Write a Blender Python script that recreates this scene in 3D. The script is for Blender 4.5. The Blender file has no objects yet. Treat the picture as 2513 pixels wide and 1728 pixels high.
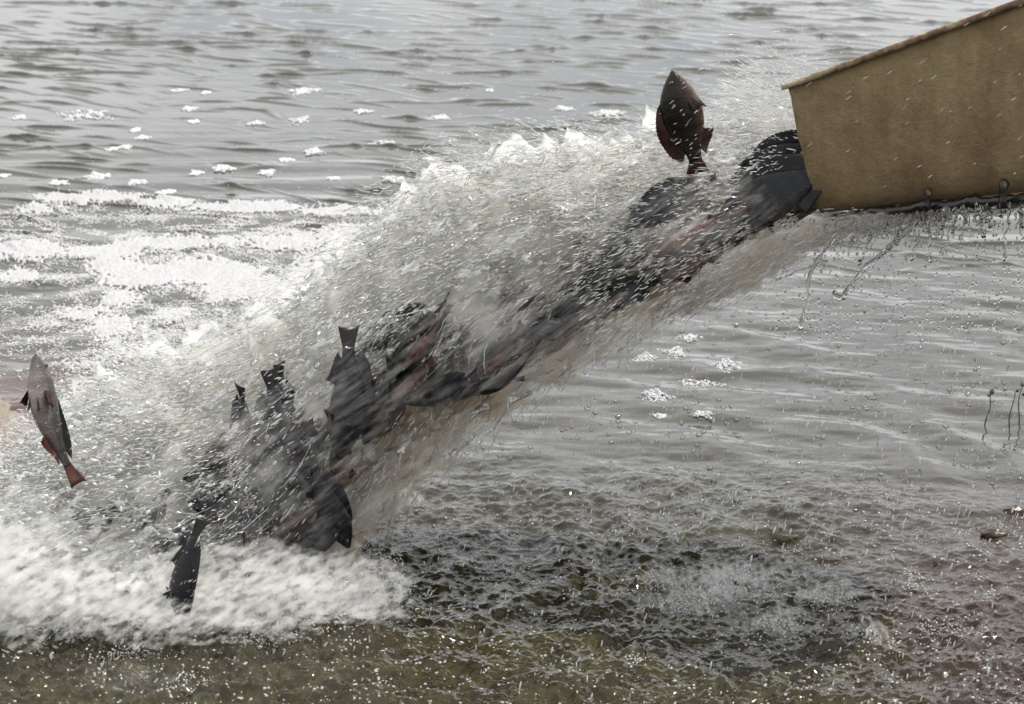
import bpy, bmesh, math, random
import numpy as np
from mathutils import Vector, Matrix

random.seed(7)
rng = np.random.default_rng(11)
scene = bpy.context.scene
col = scene.collection

# ------------------------------------------------------------------ camera
CAM_H, PITCH, HF = 2.0, math.radians(15.0), math.tan(math.radians(11.0))
cam_d = bpy.data.cameras.new('camera')
cam = bpy.data.objects.new('camera', cam_d)
col.objects.link(cam)
cam.location = (0, 0, CAM_H)
cam.rotation_euler = (math.radians(90) - PITCH, 0, 0)
cam_d.sensor_width = 36.0
cam_d.lens = 18.0 / HF
cam_d.clip_start, cam_d.clip_end = 0.05, 9000
cam_d.dof.use_dof = True
cam_d.dof.focus_distance = 5.75
cam_d.dof.aperture_fstop = 10
scene.camera = cam

# ------------------------------------------------------------------ light
SUN_EL, SUN_AZ = math.radians(60), math.radians(64)      # azimuth from +Y towards +X
world = bpy.data.worlds.new('World')
scene.world = world
world.use_nodes = True
wn, wl = world.node_tree.nodes, world.node_tree.links
wn.clear()
w_out = wn.new('ShaderNodeOutputWorld')
sky = wn.new('ShaderNodeTexSky')
sky.sky_type = 'NISHITA'
sky.sun_disc = False
sky.sun_elevation = SUN_EL
sky.sun_rotation = SUN_AZ
bg_sky = wn.new('ShaderNodeBackground'); bg_sky.inputs['Strength'].default_value = 0.10
wl.new(sky.outputs[0], bg_sky.inputs['Color'])
bg_cloud = wn.new('ShaderNodeBackground')
bg_cloud.inputs['Color'].default_value = (0.97, 0.985, 1.0, 1)
tc = wn.new('ShaderNodeTexCoord')
cn = wn.new('ShaderNodeTexNoise')
cn.inputs['Scale'].default_value = 5.5; cn.inputs['Detail'].default_value = 7; cn.inputs['Roughness'].default_value = 0.6
cm = wn.new('ShaderNodeMapping'); cm.inputs['Scale'].default_value = (1, 1, 1.6)
wl.new(tc.outputs['Generated'], cm.inputs['Vector']); wl.new(cm.outputs[0], cn.inputs['Vector'])
cr = wn.new('ShaderNodeMapRange')
cr.inputs['From Min'].default_value = 0.27; cr.inputs['From Max'].default_value = 0.46
wl.new(cn.outputs['Fac'], cr.inputs['Value'])
cn2 = wn.new('ShaderNodeTexNoise'); cn2.inputs['Scale'].default_value = 5; cn2.inputs['Detail'].default_value = 5
wl.new(cm.outputs[0], cn2.inputs['Vector'])
cs = wn.new('ShaderNodeMapRange')
cs.inputs['From Min'].default_value = 0.3; cs.inputs['From Max'].default_value = 0.7
cs.inputs['To Min'].default_value = 0.90; cs.inputs['To Max'].default_value = 1.50
wl.new(cn2.outputs['Fac'], cs.inputs['Value']); wl.new(cs.outputs[0], bg_cloud.inputs['Strength'])
wmix = wn.new('ShaderNodeMixShader')
wl.new(cr.outputs[0], wmix.inputs[0]); wl.new(bg_sky.outputs[0], wmix.inputs[1]); wl.new(bg_cloud.outputs[0], wmix.inputs[2])
wl.new(wmix.outputs[0], w_out.inputs['Surface'])

sun_d = bpy.data.lights.new('sun', 'SUN')
sun_d.energy = 5.0; sun_d.angle = math.radians(0.6); sun_d.color = (1.0, 0.95, 0.87)
sun = bpy.data.objects.new('sun', sun_d); col.objects.link(sun)
to_sun = Vector((math.sin(SUN_AZ) * math.cos(SUN_EL), math.cos(SUN_AZ) * math.cos(SUN_EL), math.sin(SUN_EL)))
sun.rotation_euler = to_sun.to_track_quat('Z', 'Y').to_euler()
sun.location = (2, 4, 8)

vs = scene.view_settings
vs.view_transform = 'Standard'; vs.look = 'None'; vs.exposure = 0.15; vs.gamma = 1.0; vs.use_curve_mapping = False
cy = scene.cycles
cy.use_denoising = True
cy.max_bounces = 20; cy.transparent_max_bounces = 40; cy.volume_bounces = 14
cy.transmission_bounces = 6; cy.glossy_bounces = 4; cy.diffuse_bounces = 6
cy.caustics_reflective = False; cy.caustics_refractive = False
cy.volume_step_rate = 1.0; cy.volume_max_steps = 256
cy.sample_clamp_indirect = 6.0

# ------------------------------------------------------------------ helpers
fw = np.array([0, math.cos(PITCH), -math.sin(PITCH)])
up = np.array([0, math.sin(PITCH), math.cos(PITCH)])
rt = np.array([1.0, 0, 0])

def ray(px, py):
    return fw + rt * ((px - 1256.5) / 1256.5 * HF) + up * ((864 - py) / 1256.5 * HF)
def at(px, py, y):                       # the point of the place seen at a photo pixel, at ground distance y
    r = ray(px, py); return np.array([0, 0, CAM_H]) + r * (y / r[1])
def on_water(px, py, z=0.0):
    r = ray(px, py); return np.array([0, 0, CAM_H]) + r * ((z - CAM_H) / r[2])

def hash2(ix, iy, seed):
    h = (ix.astype(np.int64) * 374761393 + iy.astype(np.int64) * 668265263 + seed * 1442695041) & 0x7fffffff
    h = ((h ^ (h >> 13)) * 1274126177) & 0x7fffffff
    return (h ^ (h >> 16)) & 0xffff
def gnoise(x, y, seed=0):                # gradient noise, about -1..1
    xi, yi = np.floor(x), np.floor(y)
    xf, yf = x - xi, y - yi
    u = xf * xf * xf * (xf * (xf * 6 - 15) + 10); v = yf * yf * yf * (yf * (yf * 6 - 15) + 10)
    def g(dx, dy):
        a = hash2(xi + dx, yi + dy, seed) * (2 * math.pi / 65536.0)
        return np.cos(a) * (xf - dx) + np.sin(a) * (yf - dy)
    n0 = g(0, 0) * (1 - u) + g(1, 0) * u
    n1 = g(0, 1) * (1 - u) + g(1, 1) * u
    return (n0 * (1 - v) + n1 * v) * 1.5
def fbm(x, y, seed=0, octv=4, lac=2.03, gain=0.5):
    s = 0; a = 1.0
    for k in range(octv):
        s = s + a * gnoise(x, y, seed + 17 * k); x = x * lac + 3.1; y = y * lac - 1.7; a *= gain
    return s
def ridged(x, y, seed=0, octv=3, gain=0.5):
    s = 0; a = 1.0
    for k in range(octv):
        s = s + a * (1 - 2 * np.abs(gnoise(x, y, seed + 31 * k))); x = x * 2.1 + 1.3; y = y * 2.1 + 5.2; a *= gain
    return s
def sstep(a, b, x):
    t = np.clip((x - a) / (b - a), 0, 1); return t * t * (3 - 2 * t)

def link_mesh(name, verts, faces, m=None, parent=None, smooth=True):
    me = bpy.data.meshes.new(name)
    me.from_pydata([tuple(v) for v in verts], [], [tuple(f) for f in faces])
    if smooth: me.polygons.foreach_set('use_smooth', [True] * len(me.polygons))
    me.update()
    o = bpy.data.objects.new(name, me)
    if m: me.materials.append(m)
    col.objects.link(o)
    if parent: o.parent = parent
    return o
def quad_mesh(name, V, nr, nc, m, keep=None, wrap=False, parent=None):
    """V: (nr*nc,3) grid -> one mesh object"""
    i = np.arange(nr - 1)[:, None] * nc
    if wrap:
        j = np.arange(nc)[None, :]; j2 = (j + 1) % nc
    else:
        j = np.arange(nc - 1)[None, :]; j2 = j + 1
    F = np.stack([i + j, i + j2, i + nc + j2, i + nc + j], -1).reshape(-1, 4)
    if keep is not None:
        F = F[keep[F].all(1)]
        used = np.unique(F); remap = -np.ones(len(V), np.int64); remap[used] = np.arange(len(used))
        F = remap[F]; V = V[used]
    me = bpy.data.meshes.new(name)
    me.vertices.add(len(V)); me.vertices.foreach_set('co', np.ascontiguousarray(V, np.float32).ravel())
    me.loops.add(F.size); me.loops.foreach_set('vertex_index', F.astype(np.int32).ravel())
    me.polygons.add(len(F)); me.polygons.foreach_set('loop_start', np.arange(0, F.size, 4, dtype=np.int32))
    me.polygons.foreach_set('use_smooth', np.ones(len(F), bool))
    me.update(calc_edges=True); me.validate()
    me.materials.append(m)
    o = bpy.data.objects.new(name, me); col.objects.link(o)
    if parent: o.parent = parent
    return o
def tag(o, label=None, cat=None, group=None, kind=None):
    if label: o['label'] = label
    if cat: o['category'] = cat
    if group: o['group'] = group
    if kind: o['kind'] = kind
    return o

def mat(name):
    m = bpy.data.materials.new(name); m.use_nodes = True
    nt = m.node_tree
    b = nt.nodes.get('Principled BSDF')
    return m, nt.nodes, nt.links, b
def N(nodes, kind, **kw):
    n = nodes.new('ShaderNode' + kind)
    for k, v in kw.items():
        if k in n.inputs: n.inputs[k].default_value = v
        else: setattr(n, k, v)
    return n

def scatter(name, P, R, S, m, sub=1, parent=None):
    """one 'stuff' object: ellipsoid drops on points with their own rotation and size (geometry nodes)"""
    me = bpy.data.meshes.new(name)
    n = len(P)
    me.vertices.add(n); me.vertices.foreach_set('co', np.ascontiguousarray(P, np.float32).ravel())
    for nm, A in (('rot', R), ('siz', S)):
        a = me.attributes.new(nm, 'FLOAT_VECTOR', 'POINT'); a.data.foreach_set('vector', np.ascontiguousarray(A, np.float32).ravel())
    o = bpy.data.objects.new(name, me); col.objects.link(o)
    me.materials.append(m)
    ng = bpy.data.node_groups.new(name + '_nodes', 'GeometryNodeTree')
    ng.interface.new_socket('Geometry', in_out='INPUT', socket_type='NodeSocketGeometry')
    ng.interface.new_socket('Geometry', in_out='OUTPUT', socket_type='NodeSocketGeometry')
    nn, ll = ng.nodes, ng.links
    gi, go = nn.new('NodeGroupInput'), nn.new('NodeGroupOutput')
    ico = nn.new('GeometryNodeMeshIcoSphere'); ico.inputs['Radius'].default_value = 1.0; ico.inputs['Subdivisions'].default_value = sub
    sm = nn.new('GeometryNodeSetShadeSmooth'); ll.new(ico.outputs[0], sm.inputs[0])
    st = nn.new('GeometryNodeSetMaterial'); st.inputs['Material'].default_value = m; ll.new(sm.outputs[0], st.inputs[0])
    iop = nn.new('GeometryNodeInstanceOnPoints')
    ll.new(gi.outputs[0], iop.inputs['Points']); ll.new(st.outputs[0], iop.inputs['Instance'])
    ar = nn.new('GeometryNodeInputNamedAttribute'); ar.data_type = 'FLOAT_VECTOR'; ar.inputs['Name'].default_value = 'rot'
    az = nn.new('GeometryNodeInputNamedAttribute'); az.data_type = 'FLOAT_VECTOR'; az.inputs['Name'].default_value = 'siz'
    e2r = nn.new('FunctionNodeEulerToRotation')
    ll.new(ar.outputs[0], e2r.inputs[0]); ll.new(e2r.outputs[0], iop.inputs['Rotation'])
    ll.new(az.outputs[0], iop.inputs['Scale'])
    ll.new(iop.outputs[0], go.inputs[0])
    md = o.modifiers.new('drops', 'NODES'); md.node_group = ng
    return o
def dir_to_euler(D):
    """euler XYZ that turns +X onto each direction of D"""
    D = D / np.linalg.norm(D, axis=1, keepdims=True)
    return np.stack([np.zeros(len(D)), -np.arcsin(np.clip(D[:, 2], -1, 1)), np.arctan2(D[:, 1], D[:, 0])], 1)

# ------------------------------------------------------------------ materials
# lake water: murky body under a clear reflecting surface
m_water, n, l, b = mat('lake_water')
geo = N(n, 'NewGeometry'); sep = N(n, 'SeparateXYZ'); l.new(geo.outputs['Position'], sep.inputs[0])
nz = N(n, 'TexNoise', Scale=2.2, Detail=4.0); l.new(geo.outputs['Position'], nz.inputs['Vector'])
nz2 = N(n, 'TexNoise', Scale=14.0, Detail=3.0); l.new(geo.outputs['Position'], nz2.inputs['Vector'])
ya = N(n, 'Math', operation='MULTIPLY_ADD'); ya.inputs[1].default_value = 1.6; l.new(nz.outputs['Fac'], ya.inputs[0]); l.new(sep.outputs['Y'], ya.inputs[2])
mr = N(n, 'MapRange'); mr.inputs['From Min'].default_value = 6.3; mr.inputs['From Max'].default_value = 7.4; l.new(ya.outputs[0], mr.inputs['Value'])
near_c = N(n, 'ValToRGB'); l.new(nz2.outputs['Fac'], near_c.inputs[0])
near_c.color_ramp.elements[0].position = 0.35; near_c.color_ramp.elements[0].color = (0.017, 0.013, 0.005, 1)
near_c.color_ramp.elements[1].position = 0.65; near_c.color_ramp.elements[1].color = (0.032, 0.028, 0.0105, 1)
brown = N(n, 'MixRGB'); brown.inputs[2].default_value = (0.030, 0.020, 0.014, 1); l.new(near_c.outputs[0], brown.inputs[1])
xl = N(n, 'MapRange'); xl.inputs['From Min'].default_value = -0.75; xl.inputs['From Max'].default_value = -1.25; l.new(sep.outputs['X'], xl.inputs['Value'])
xr = N(n, 'MapRange'); xr.inputs['From Min'].default_value = 0.55; xr.inputs['From Max'].default_value = 0.95; l.new(sep.outputs['X'], xr.inputs['Value']); l.new(xr.outputs[0], brown.inputs[0])
wcol = N(n, 'MixRGB'); l.new(mr.outputs[0], wcol.inputs[0]); l.new(brown.outputs[0], wcol.inputs[1]); wcol.inputs[2].default_value = (0.034, 0.032, 0.025, 1)
yl = N(n, 'MapRange'); yl.inputs['From Min'].default_value = 8.6; yl.inputs['From Max'].default_value = 7.6; l.new(ya.outputs[0], yl.inputs['Value'])
yl2 = N(n, 'MapRange'); yl2.inputs['From Min'].default_value = 6.6; yl2.inputs['From Max'].default_value = 7.1; l.new(ya.outputs[0], yl2.inputs['Value'])
ml0 = N(n, 'Math', operation='MULTIPLY'); l.new(yl.outputs[0], ml0.inputs[0]); l.new(yl2.outputs[0], ml0.inputs[1])
ml = N(n, 'Math', operation='MULTIPLY'); l.new(xl.outputs[0], ml.inputs[0]); l.new(ml0.outputs[0], ml.inputs[1])
wc2 = N(n, 'MixRGB'); l.new(ml.outputs[0], wc2.inputs[0]); l.new(wcol.outputs[0], wc2.inputs[1]); wc2.inputs[2].default_value = (0.060, 0.034, 0.024, 1)
l.new(wc2.outputs[0], b.inputs['Base Color'])
b.inputs['Roughness'].default_value = 0.03; b.inputs['IOR'].default_value = 1.36
bz = N(n, 'TexNoise', Scale=55.0, Detail=3.0); l.new(geo.outputs['Position'], bz.inputs['Vector'])
bs = N(n, 'MapRange'); bs.inputs['To Min'].default_value = 0.26; bs.inputs['To Max'].default_value = 0.015; l.new(mr.outputs[0], bs.inputs['Value'])
bp = N(n, 'Bump', Strength=0.16, Distance=0.02); l.new(bs.outputs[0], bp.inputs['Strength']); l.new(bz.outputs['Fac'], bp.inputs['Height']); l.new(bp.outputs[0], b.inputs['Normal'])

def foam_mat(name, c, clear, rough=0.3, bump=0.5, scale=160.0):
    m, n, l, b = mat(name)
    b.inputs['Base Color'].default_value = (*c, 1); b.inputs['Roughness'].default_value = rough; b.inputs['IOR'].default_value = 1.33
    g = N(n, 'NewGeometry')
    v = N(n, 'TexVoronoi', Scale=scale); l.new(g.outputs['Position'], v.inputs['Vector'])
    bm_ = N(n, 'Bump', Strength=bump, Distance=0.004); bm_.invert = True; l.new(v.outputs['Distance'], bm_.inputs['Height']); l.new(bm_.outputs[0], b.inputs['Normal'])
    t = N(n, 'BsdfTransparent'); tl = N(n, 'BsdfTranslucent'); tl.inputs[0].default_value = (*c, 1)
    m1 = N(n, 'MixShader'); m1.inputs[0].default_value = 0.35; l.new(b.outputs[0], m1.inputs[1]); l.new(tl.outputs[0], m1.inputs[2])
    m2 = N(n, 'MixShader'); m2.inputs[0].default_value = clear; l.new(m1.outputs[0], m2.inputs[1]); l.new(t.outputs[0], m2.inputs[2])
    l.new(m2.outputs[0], n['Material Output'].inputs['Surface'])
    return m
m_foam = foam_mat('white_foam', (0.62, 0.62, 0.635), 0.08, 0.25, 0.8, 130.0)
m_bubble_foam = foam_mat('bubble_foam', (0.66, 0.66, 0.67), 0.22, 0.10, 0.0)
m_patch = foam_mat('foam_clump', (0.74, 0.74, 0.755), 0.04, 0.25, 0.05, 60.0)
m_mud_foam = foam_mat('muddy_foam', (0.34, 0.285, 0.23), 0.05, 0.3, 0.6, 120)

def drop_mat(name, clear, white, gloss, c=(0.8, 0.8, 0.8)):
    """aerated water: part clear, part white scattering, wet highlight"""
    m, n, l, b = mat(name)
    n.remove(b)
    d = N(n, 'BsdfDiffuse'); d.inputs[0].default_value = (*c, 1)
    tl = N(n, 'BsdfTranslucent'); tl.inputs[0].default_value = (*c, 1)
    g = N(n, 'BsdfGlossy'); g.inputs['Roughness'].default_value = 0.08
    t = N(n, 'BsdfTransparent')
    a = N(n, 'MixShader'); a.inputs[0].default_value = 0.5; l.new(d.outputs[0], a.inputs[1]); l.new(tl.outputs[0], a.inputs[2])
    b1 = N(n, 'MixShader'); b1.inputs[0].default_value = white; l.new(t.outputs[0], b1.inputs[1]); l.new(a.outputs[0], b1.inputs[2])
    lw = N(n, 'Fresnel', IOR=1.33)
    f = N(n, 'Math', operation='MAXIMUM'); f.inputs[1].default_value = gloss; l.new(lw.outputs[0], f.inputs[0])
    b2 = N(n, 'MixShader'); l.new(f.outputs[0], b2.inputs[0]); l.new(b1.outputs[0], b2.inputs[1]); l.new(g.outputs[0], b2.inputs[2])
    l.new(b2.outputs[0], n['Material Output'].inputs['Surface'])
    return m
m_spray = drop_mat('aerated_spray', 0, 0.85, 0.08, (0.90, 0.90, 0.885))
m_spray_cream = drop_mat('silty_spray', 0, 0.85, 0.06, (0.80, 0.765, 0.63))
m_film = drop_mat('bubble_film', 0, 0.10, 0.06)
m_glass, n, l, b = mat('clear_water')
b.inputs['Base Color'].default_value = (0.74, 0.74, 0.72, 1); b.inputs['Transmission Weight'].default_value = 1.0
b.inputs['Roughness'].default_value = 0.0; b.inputs['IOR'].default_value = 1.33

# falling silty water of the jet
m_jet, n, l, b = mat('silty_jet_water')
tcj = N(n, 'TexCoord'); mpj = N(n, 'Mapping'); l.new(tcj.outputs['Object'], mpj.inputs['Vector'])
mpj.inputs['Rotation'].default_value = (0, math.radians(-35), 0); mpj.inputs['Scale'].default_value = (5, 26, 26)
nj = N(n, 'TexNoise', Scale=1.0, Detail=5.0); l.new(mpj.outputs[0], nj.inputs['Vector'])
rj = N(n, 'ValToRGB'); l.new(nj.outputs['Fac'], rj.inputs[0])
rj.color_ramp.elements[0].position = 0.35; rj.color_ramp.elements[0].color = (0.035, 0.026, 0.018, 1)
rj.color_ramp.elements[1].position = 0.70; rj.color_ramp.elements[1].color = (0.30, 0.25, 0.17, 1)
l.new(rj.outputs[0], b.inputs['Base Color']); b.inputs['Roughness'].default_value = 0.22; b.inputs['IOR'].default_value = 1.33
bj = N(n, 'Bump', Strength=0.6, Distance=0.02); l.new(nj.outputs['Fac'], bj.inputs['Height']); l.new(bj.outputs[0], b.inputs['Normal'])

# ------------------------------------------------------------------ the stream's path (falls from the chute to the lake)
SEC = [  # top pixel, bottom pixel, distance of the centre, half width across
    ((2060, 330), (2120, 520), 5.78, 0.14), ((1960, 300), (2010, 545), 5.78, 0.16), ((1750, 300), (1830, 650), 5.78, 0.18), ((1500, 345), (1640, 770), 5.76, 0.20),
    ((1280, 375), (1420, 890), 5.74, 0.22), ((1070, 430), (1210, 1020), 5.71, 0.24), ((890, 570), (1030, 1160), 5.68, 0.26),
    ((720, 730), (910, 1310), 5.64, 0.28), ((520, 830), (850, 1440), 5.60, 0.30), ((330, 900), (790, 1540), 5.56, 0.32),
    ((140, 1030), (420, 1560), 5.52, 0.32), ((-40, 1170), (150, 1580), 5.50, 0.32), ((-260, 1330), (-60, 1600), 5.50, 0.28)]
s_top = np.array([at(*s[0], s[2]) for s in SEC]); s_bot = np.array([at(*s[1], s[2]) for s in SEC])
s_cen = (s_top + s_bot) / 2; s_half = (s_top - s_bot) / 2; s_wid = np.array([s[3] for s in SEC])
s_tan = np.gradient(s_cen, axis=0)
s_tan /= np.linalg.norm(s_tan, axis=1, keepdims=True)
def lerp(A, t):
    i = np.clip(np.floor(t).astype(int), 0, len(A) - 2); f = t - i
    if A.ndim == 2: f = f[:, None]
    return A[i] * (1 - f) + A[i + 1] * f
def in_stream(t, a, r):
    """points at path position t, angle a (0 = up, pi/2 = away from the bank), radius r (1 = edge)"""
    c, h, w, tn = lerp(s_cen, t), lerp(s_half, t), lerp(s_wid, t), lerp(s_tan, t)
    out = h * (np.cos(a) * r)[:, None]; out[:, 1] += w * np.sin(a) * r
    return c + out, tn, out
NS = len(SEC) - 1

# ------------------------------------------------------------------ lake
def chop_masks(x, y):
    """how rough the water is: near the bank and round the plunge"""
    e = fbm(x * 1.3, y * 0.9, 91, 3) * 0.35
    near = 1 - sstep(5.5, 6.7, y + e + 0.35 * np.clip(x - 0.1, 0, 1))
    return near
def height(x, y):
    near = chop_masks(x, y)
    left = sstep(-0.2, -0.7, x) * (1 - sstep(6.5, 7.3, y)) * sstep(4, 5, y)
    far = sstep(7.9, 9.2, y)
    mid = 1 - far
    wx, wy = x + 0.10 * fbm(x * 1.1, y * 1.1, 5, 2), y + 0.10 * fbm(x * 1.1, y * 1.1, 6, 2)
    h = 0
    # far ripples, crests running down to the right
    for k, (ang, wl, amp) in enumerate(((60, .21, .0050), (74, .29, .0066), (46, .16, .0036), (92, .38, .0060), (66, .25, .0056))):
        a = math.radians(ang); ph = (wx * math.cos(a) + wy * math.sin(a)) * 2 * math.pi / wl + 2.0 * fbm(x * 1.4, y * 1.0, 40 + k, 2)
        s = np.sin(ph); h = h + amp * far * (0.05 + 1.7 * sstep(.0, .55, gnoise(x * 3.2, y * 2.0, 60 + k) + 0.3 * gnoise(x * 0.6, y * 0.4, 66))) * (np.exp(13.0 * (s - 1)))
    # rings spreading from the plunge
    dx, dy = x + 0.2, y - 5.6
    r = np.sqrt(dx * dx + dy * dy)
    ph = r * 2 * math.pi / 0.27 + 4.0 * fbm(x * 1.5, y * 1.3, 70, 3)
    h = h + 0.0038 * mid * (0.4 + np.abs(gnoise(x * 1.7, y, 71)) * 1.4) * np.sin(ph)
    h = h + 0.0062 * mid * fbm(x * 2.6 + 0.9 * y, y * 4.8 + 0.5 * x, 73, 3) + 0.0010 * mid * fbm(x * 10, y * 18, 75, 2)
    h = h + 0.0040 * sstep(8.2, 9.0, y) * (1 - sstep(9.5, 12.0, y)) * np.sin(y * 2 * math.pi / 0.33 + 1.2 * fbm(x * 0.8, y * 1.0, 77, 2))
    # churned water
    c1 = ridged(x * 7, y * 6, 80, 3, 0.55); c2 = fbm(x * 24, y * 18, 83, 3, gain=0.6); c3 = ridged(x * 50, y * 36, 86, 2, 0.6)
    c4 = ridged(x * 110, y * 60, 89, 2, 0.6)
    h = h + near * (0.0095 * c1 + 0.0062 * c2 + 0.0020 * c3 + 0.0008 * c4) * (0.80 + 0.4 * sstep(-.3, .5, fbm(x * 2.5, y * 1.6, 95, 2)))
    h = h + left * (0.014 * fbm(x * 6, y * 5, 88, 3) + 0.006 * c2)
    return h
yr = np.concatenate([1.0 / np.linspace(1 / 4.55, 1 / 8.0, 700)[:-1], 1.0 / np.linspace(1 / 8.0, 1 / 17.0, 800)])
rows = np.concatenate([[-60, -10, 0, 3.0, 4.2], yr, [18, 20, 24, 32, 50, 100, 300, 1000, 4000]])
uc = np.linspace(-0.213, 0.213, 520)
cols = np.concatenate([[-3.0, -1.0, -0.5, -0.3, -0.24], uc, [0.24, 0.3, 0.5, 1.0, 3.0]])
X = np.outer(np.maximum(rows, 4.2), cols); Y = np.repeat(rows[:, None], len(cols), 1)
Zh = height(X, Y) * (sstep(4.3, 4.6, Y) * (1 - sstep(16.5, 17.5, Y))) * (np.abs(cols)[None, :] < 0.22)
lake = quad_mesh('lake_water', np.stack([X, Y, Zh], -1).reshape(-1, 3), len(rows), len(cols), m_water)
tag(lake, kind='structure')
def hz(p): return float(height(np.array([p[0]]), np.array([p[1]]))[0])

# ------------------------------------------------------------------ chute
m_chute, n, l, b = mat('weathered_fibreglass')
tcc = N(n, 'TexCoord')
n1 = N(n, 'TexNoise', Scale=4.0, Detail=9.0, Roughness=0.72); l.new(tcc.outputs['Object'], n1.inputs['Vector'])
n2 = N(n, 'TexNoise', Scale=60.0, Detail=4.0); l.new(tcc.outputs['Object'], n2.inputs['Vector'])
n3 = N(n, 'TexNoise', Scale=48.0, Detail=8.0, Roughness=0.78); l.new(tcc.outputs['Object'], n3.inputs['Vector'])
r1 = N(n, 'ValToRGB'); l.new(n1.outputs['Fac'], r1.inputs[0])
r1.color_ramp.elements[0].position = 0.3; r1.color_ramp.elements[0].color = (0.190, 0.118, 0.048, 1)
r1.color_ramp.elements[1].position = 0.68; r1.color_ramp.elements[1].color = (0.430, 0.325, 0.172, 1)
r2 = N(n, 'ValToRGB'); l.new(n3.outputs['Fac'], r2.inputs[0])
r2.color_ramp.elements[0].position = 0.29; r2.color_ramp.elements[0].color = (0.16, 0.07, 0.035, 1)
r2.color_ramp.elements[1].position = 0.36; r2.color_ramp.elements[1].color = (1, 1, 1, 1)
mx = N(n, 'MixRGB', blend_type='MULTIPLY'); mx.inputs[0].default_value = 0.9; l.new(r1.outputs[0], mx.inputs[1]); l.new(r2.outputs[0], mx.inputs[2])
r3 = N(n, 'MapRange'); r3.inputs['To Min'].default_value = 0.8; r3.inputs['To Max'].default_value = 1.15; l.new(n2.outputs['Fac'], r3.inputs['Value'])
mx2 = N(n, 'MixRGB', blend_type='MULTIPLY'); mx2.inputs[0].default_value = 1.0; l.new(mx.outputs[0], mx2.inputs[1]); l.new(r3.outputs[0], mx2.inputs[2])
mps = N(n, 'Mapping'); mps.inputs['Scale'].default_value = (11, 11, 2.6); l.new(tcc.outputs['Object'], mps.inputs['Vector'])
ns = N(n, 'TexNoise', Scale=1.0, Detail=6.0, Roughness=0.7); l.new(mps.outputs[0], ns.inputs['Vector'])
rs = N(n, 'ValToRGB'); l.new(ns.outputs['Fac'], rs.inputs[0]); rs.color_ramp.elements[0].position = 0.36; rs.color_ramp.elements[0].color = (0.52, 0.40, 0.30, 1); rs.color_ramp.elements[1].position = 0.56; rs.color_ramp.elements[1].color = (1, 1, 1, 1)
mx3 = N(n, 'MixRGB', blend_type='MULTIPLY'); mx3.inputs[0].default_value = 0.5; l.new(mx2.outputs[0], mx3.inputs[1]); l.new(rs.outputs[0], mx3.inputs[2])
l.new(mx3.outputs[0], b.inputs['Base Color']); b.inputs['Roughness'].default_value = 0.55
bc = N(n, 'Bump', Strength=0.9, Distance=0.022); l.new(n3.outputs['Fac'], bc.inputs['Height']); l.new(bc.outputs[0], b.inputs['Normal'])
m_rim, n, l, b = mat('chipped_rim')
tcc = N(n, 'TexCoord'); n1 = N(n, 'TexNoise', Scale=22.0, Detail=8.0, Roughness=0.7); l.new(tcc.outputs['Object'], n1.inputs['Vector'])
r1 = N(n, 'ValToRGB'); l.new(n1.outputs['Fac'], r1.inputs[0])
r1.color_ramp.elements[0].position = 0.46; r1.color_ramp.elements[0].color = (0.10, 0.05, 0.024, 1)
r1.color_ramp.elements[1].position = 0.60; r1.color_ramp.elements[1].color = (0.30, 0.235, 0.13, 1)
l.new(r1.outputs[0], b.inputs['Base Color']); b.inputs['Roughness'].default_value = 0.6
m_black, n, l, b = mat('wet_black_rubber'); b.inputs['Base Color'].default_value = (0.014, 0.011, 0.010, 1); b.inputs['Roughness'].default_value = 0.25
m_bolt, n, l, b = mat('rusty_bolt'); b.inputs['Base Color'].default_value = (0.20, 0.13, 0.06, 1); b.inputs['Roughness'].default_value = 0.5; b.inputs['Metallic'].default_value = 0.4

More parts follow.
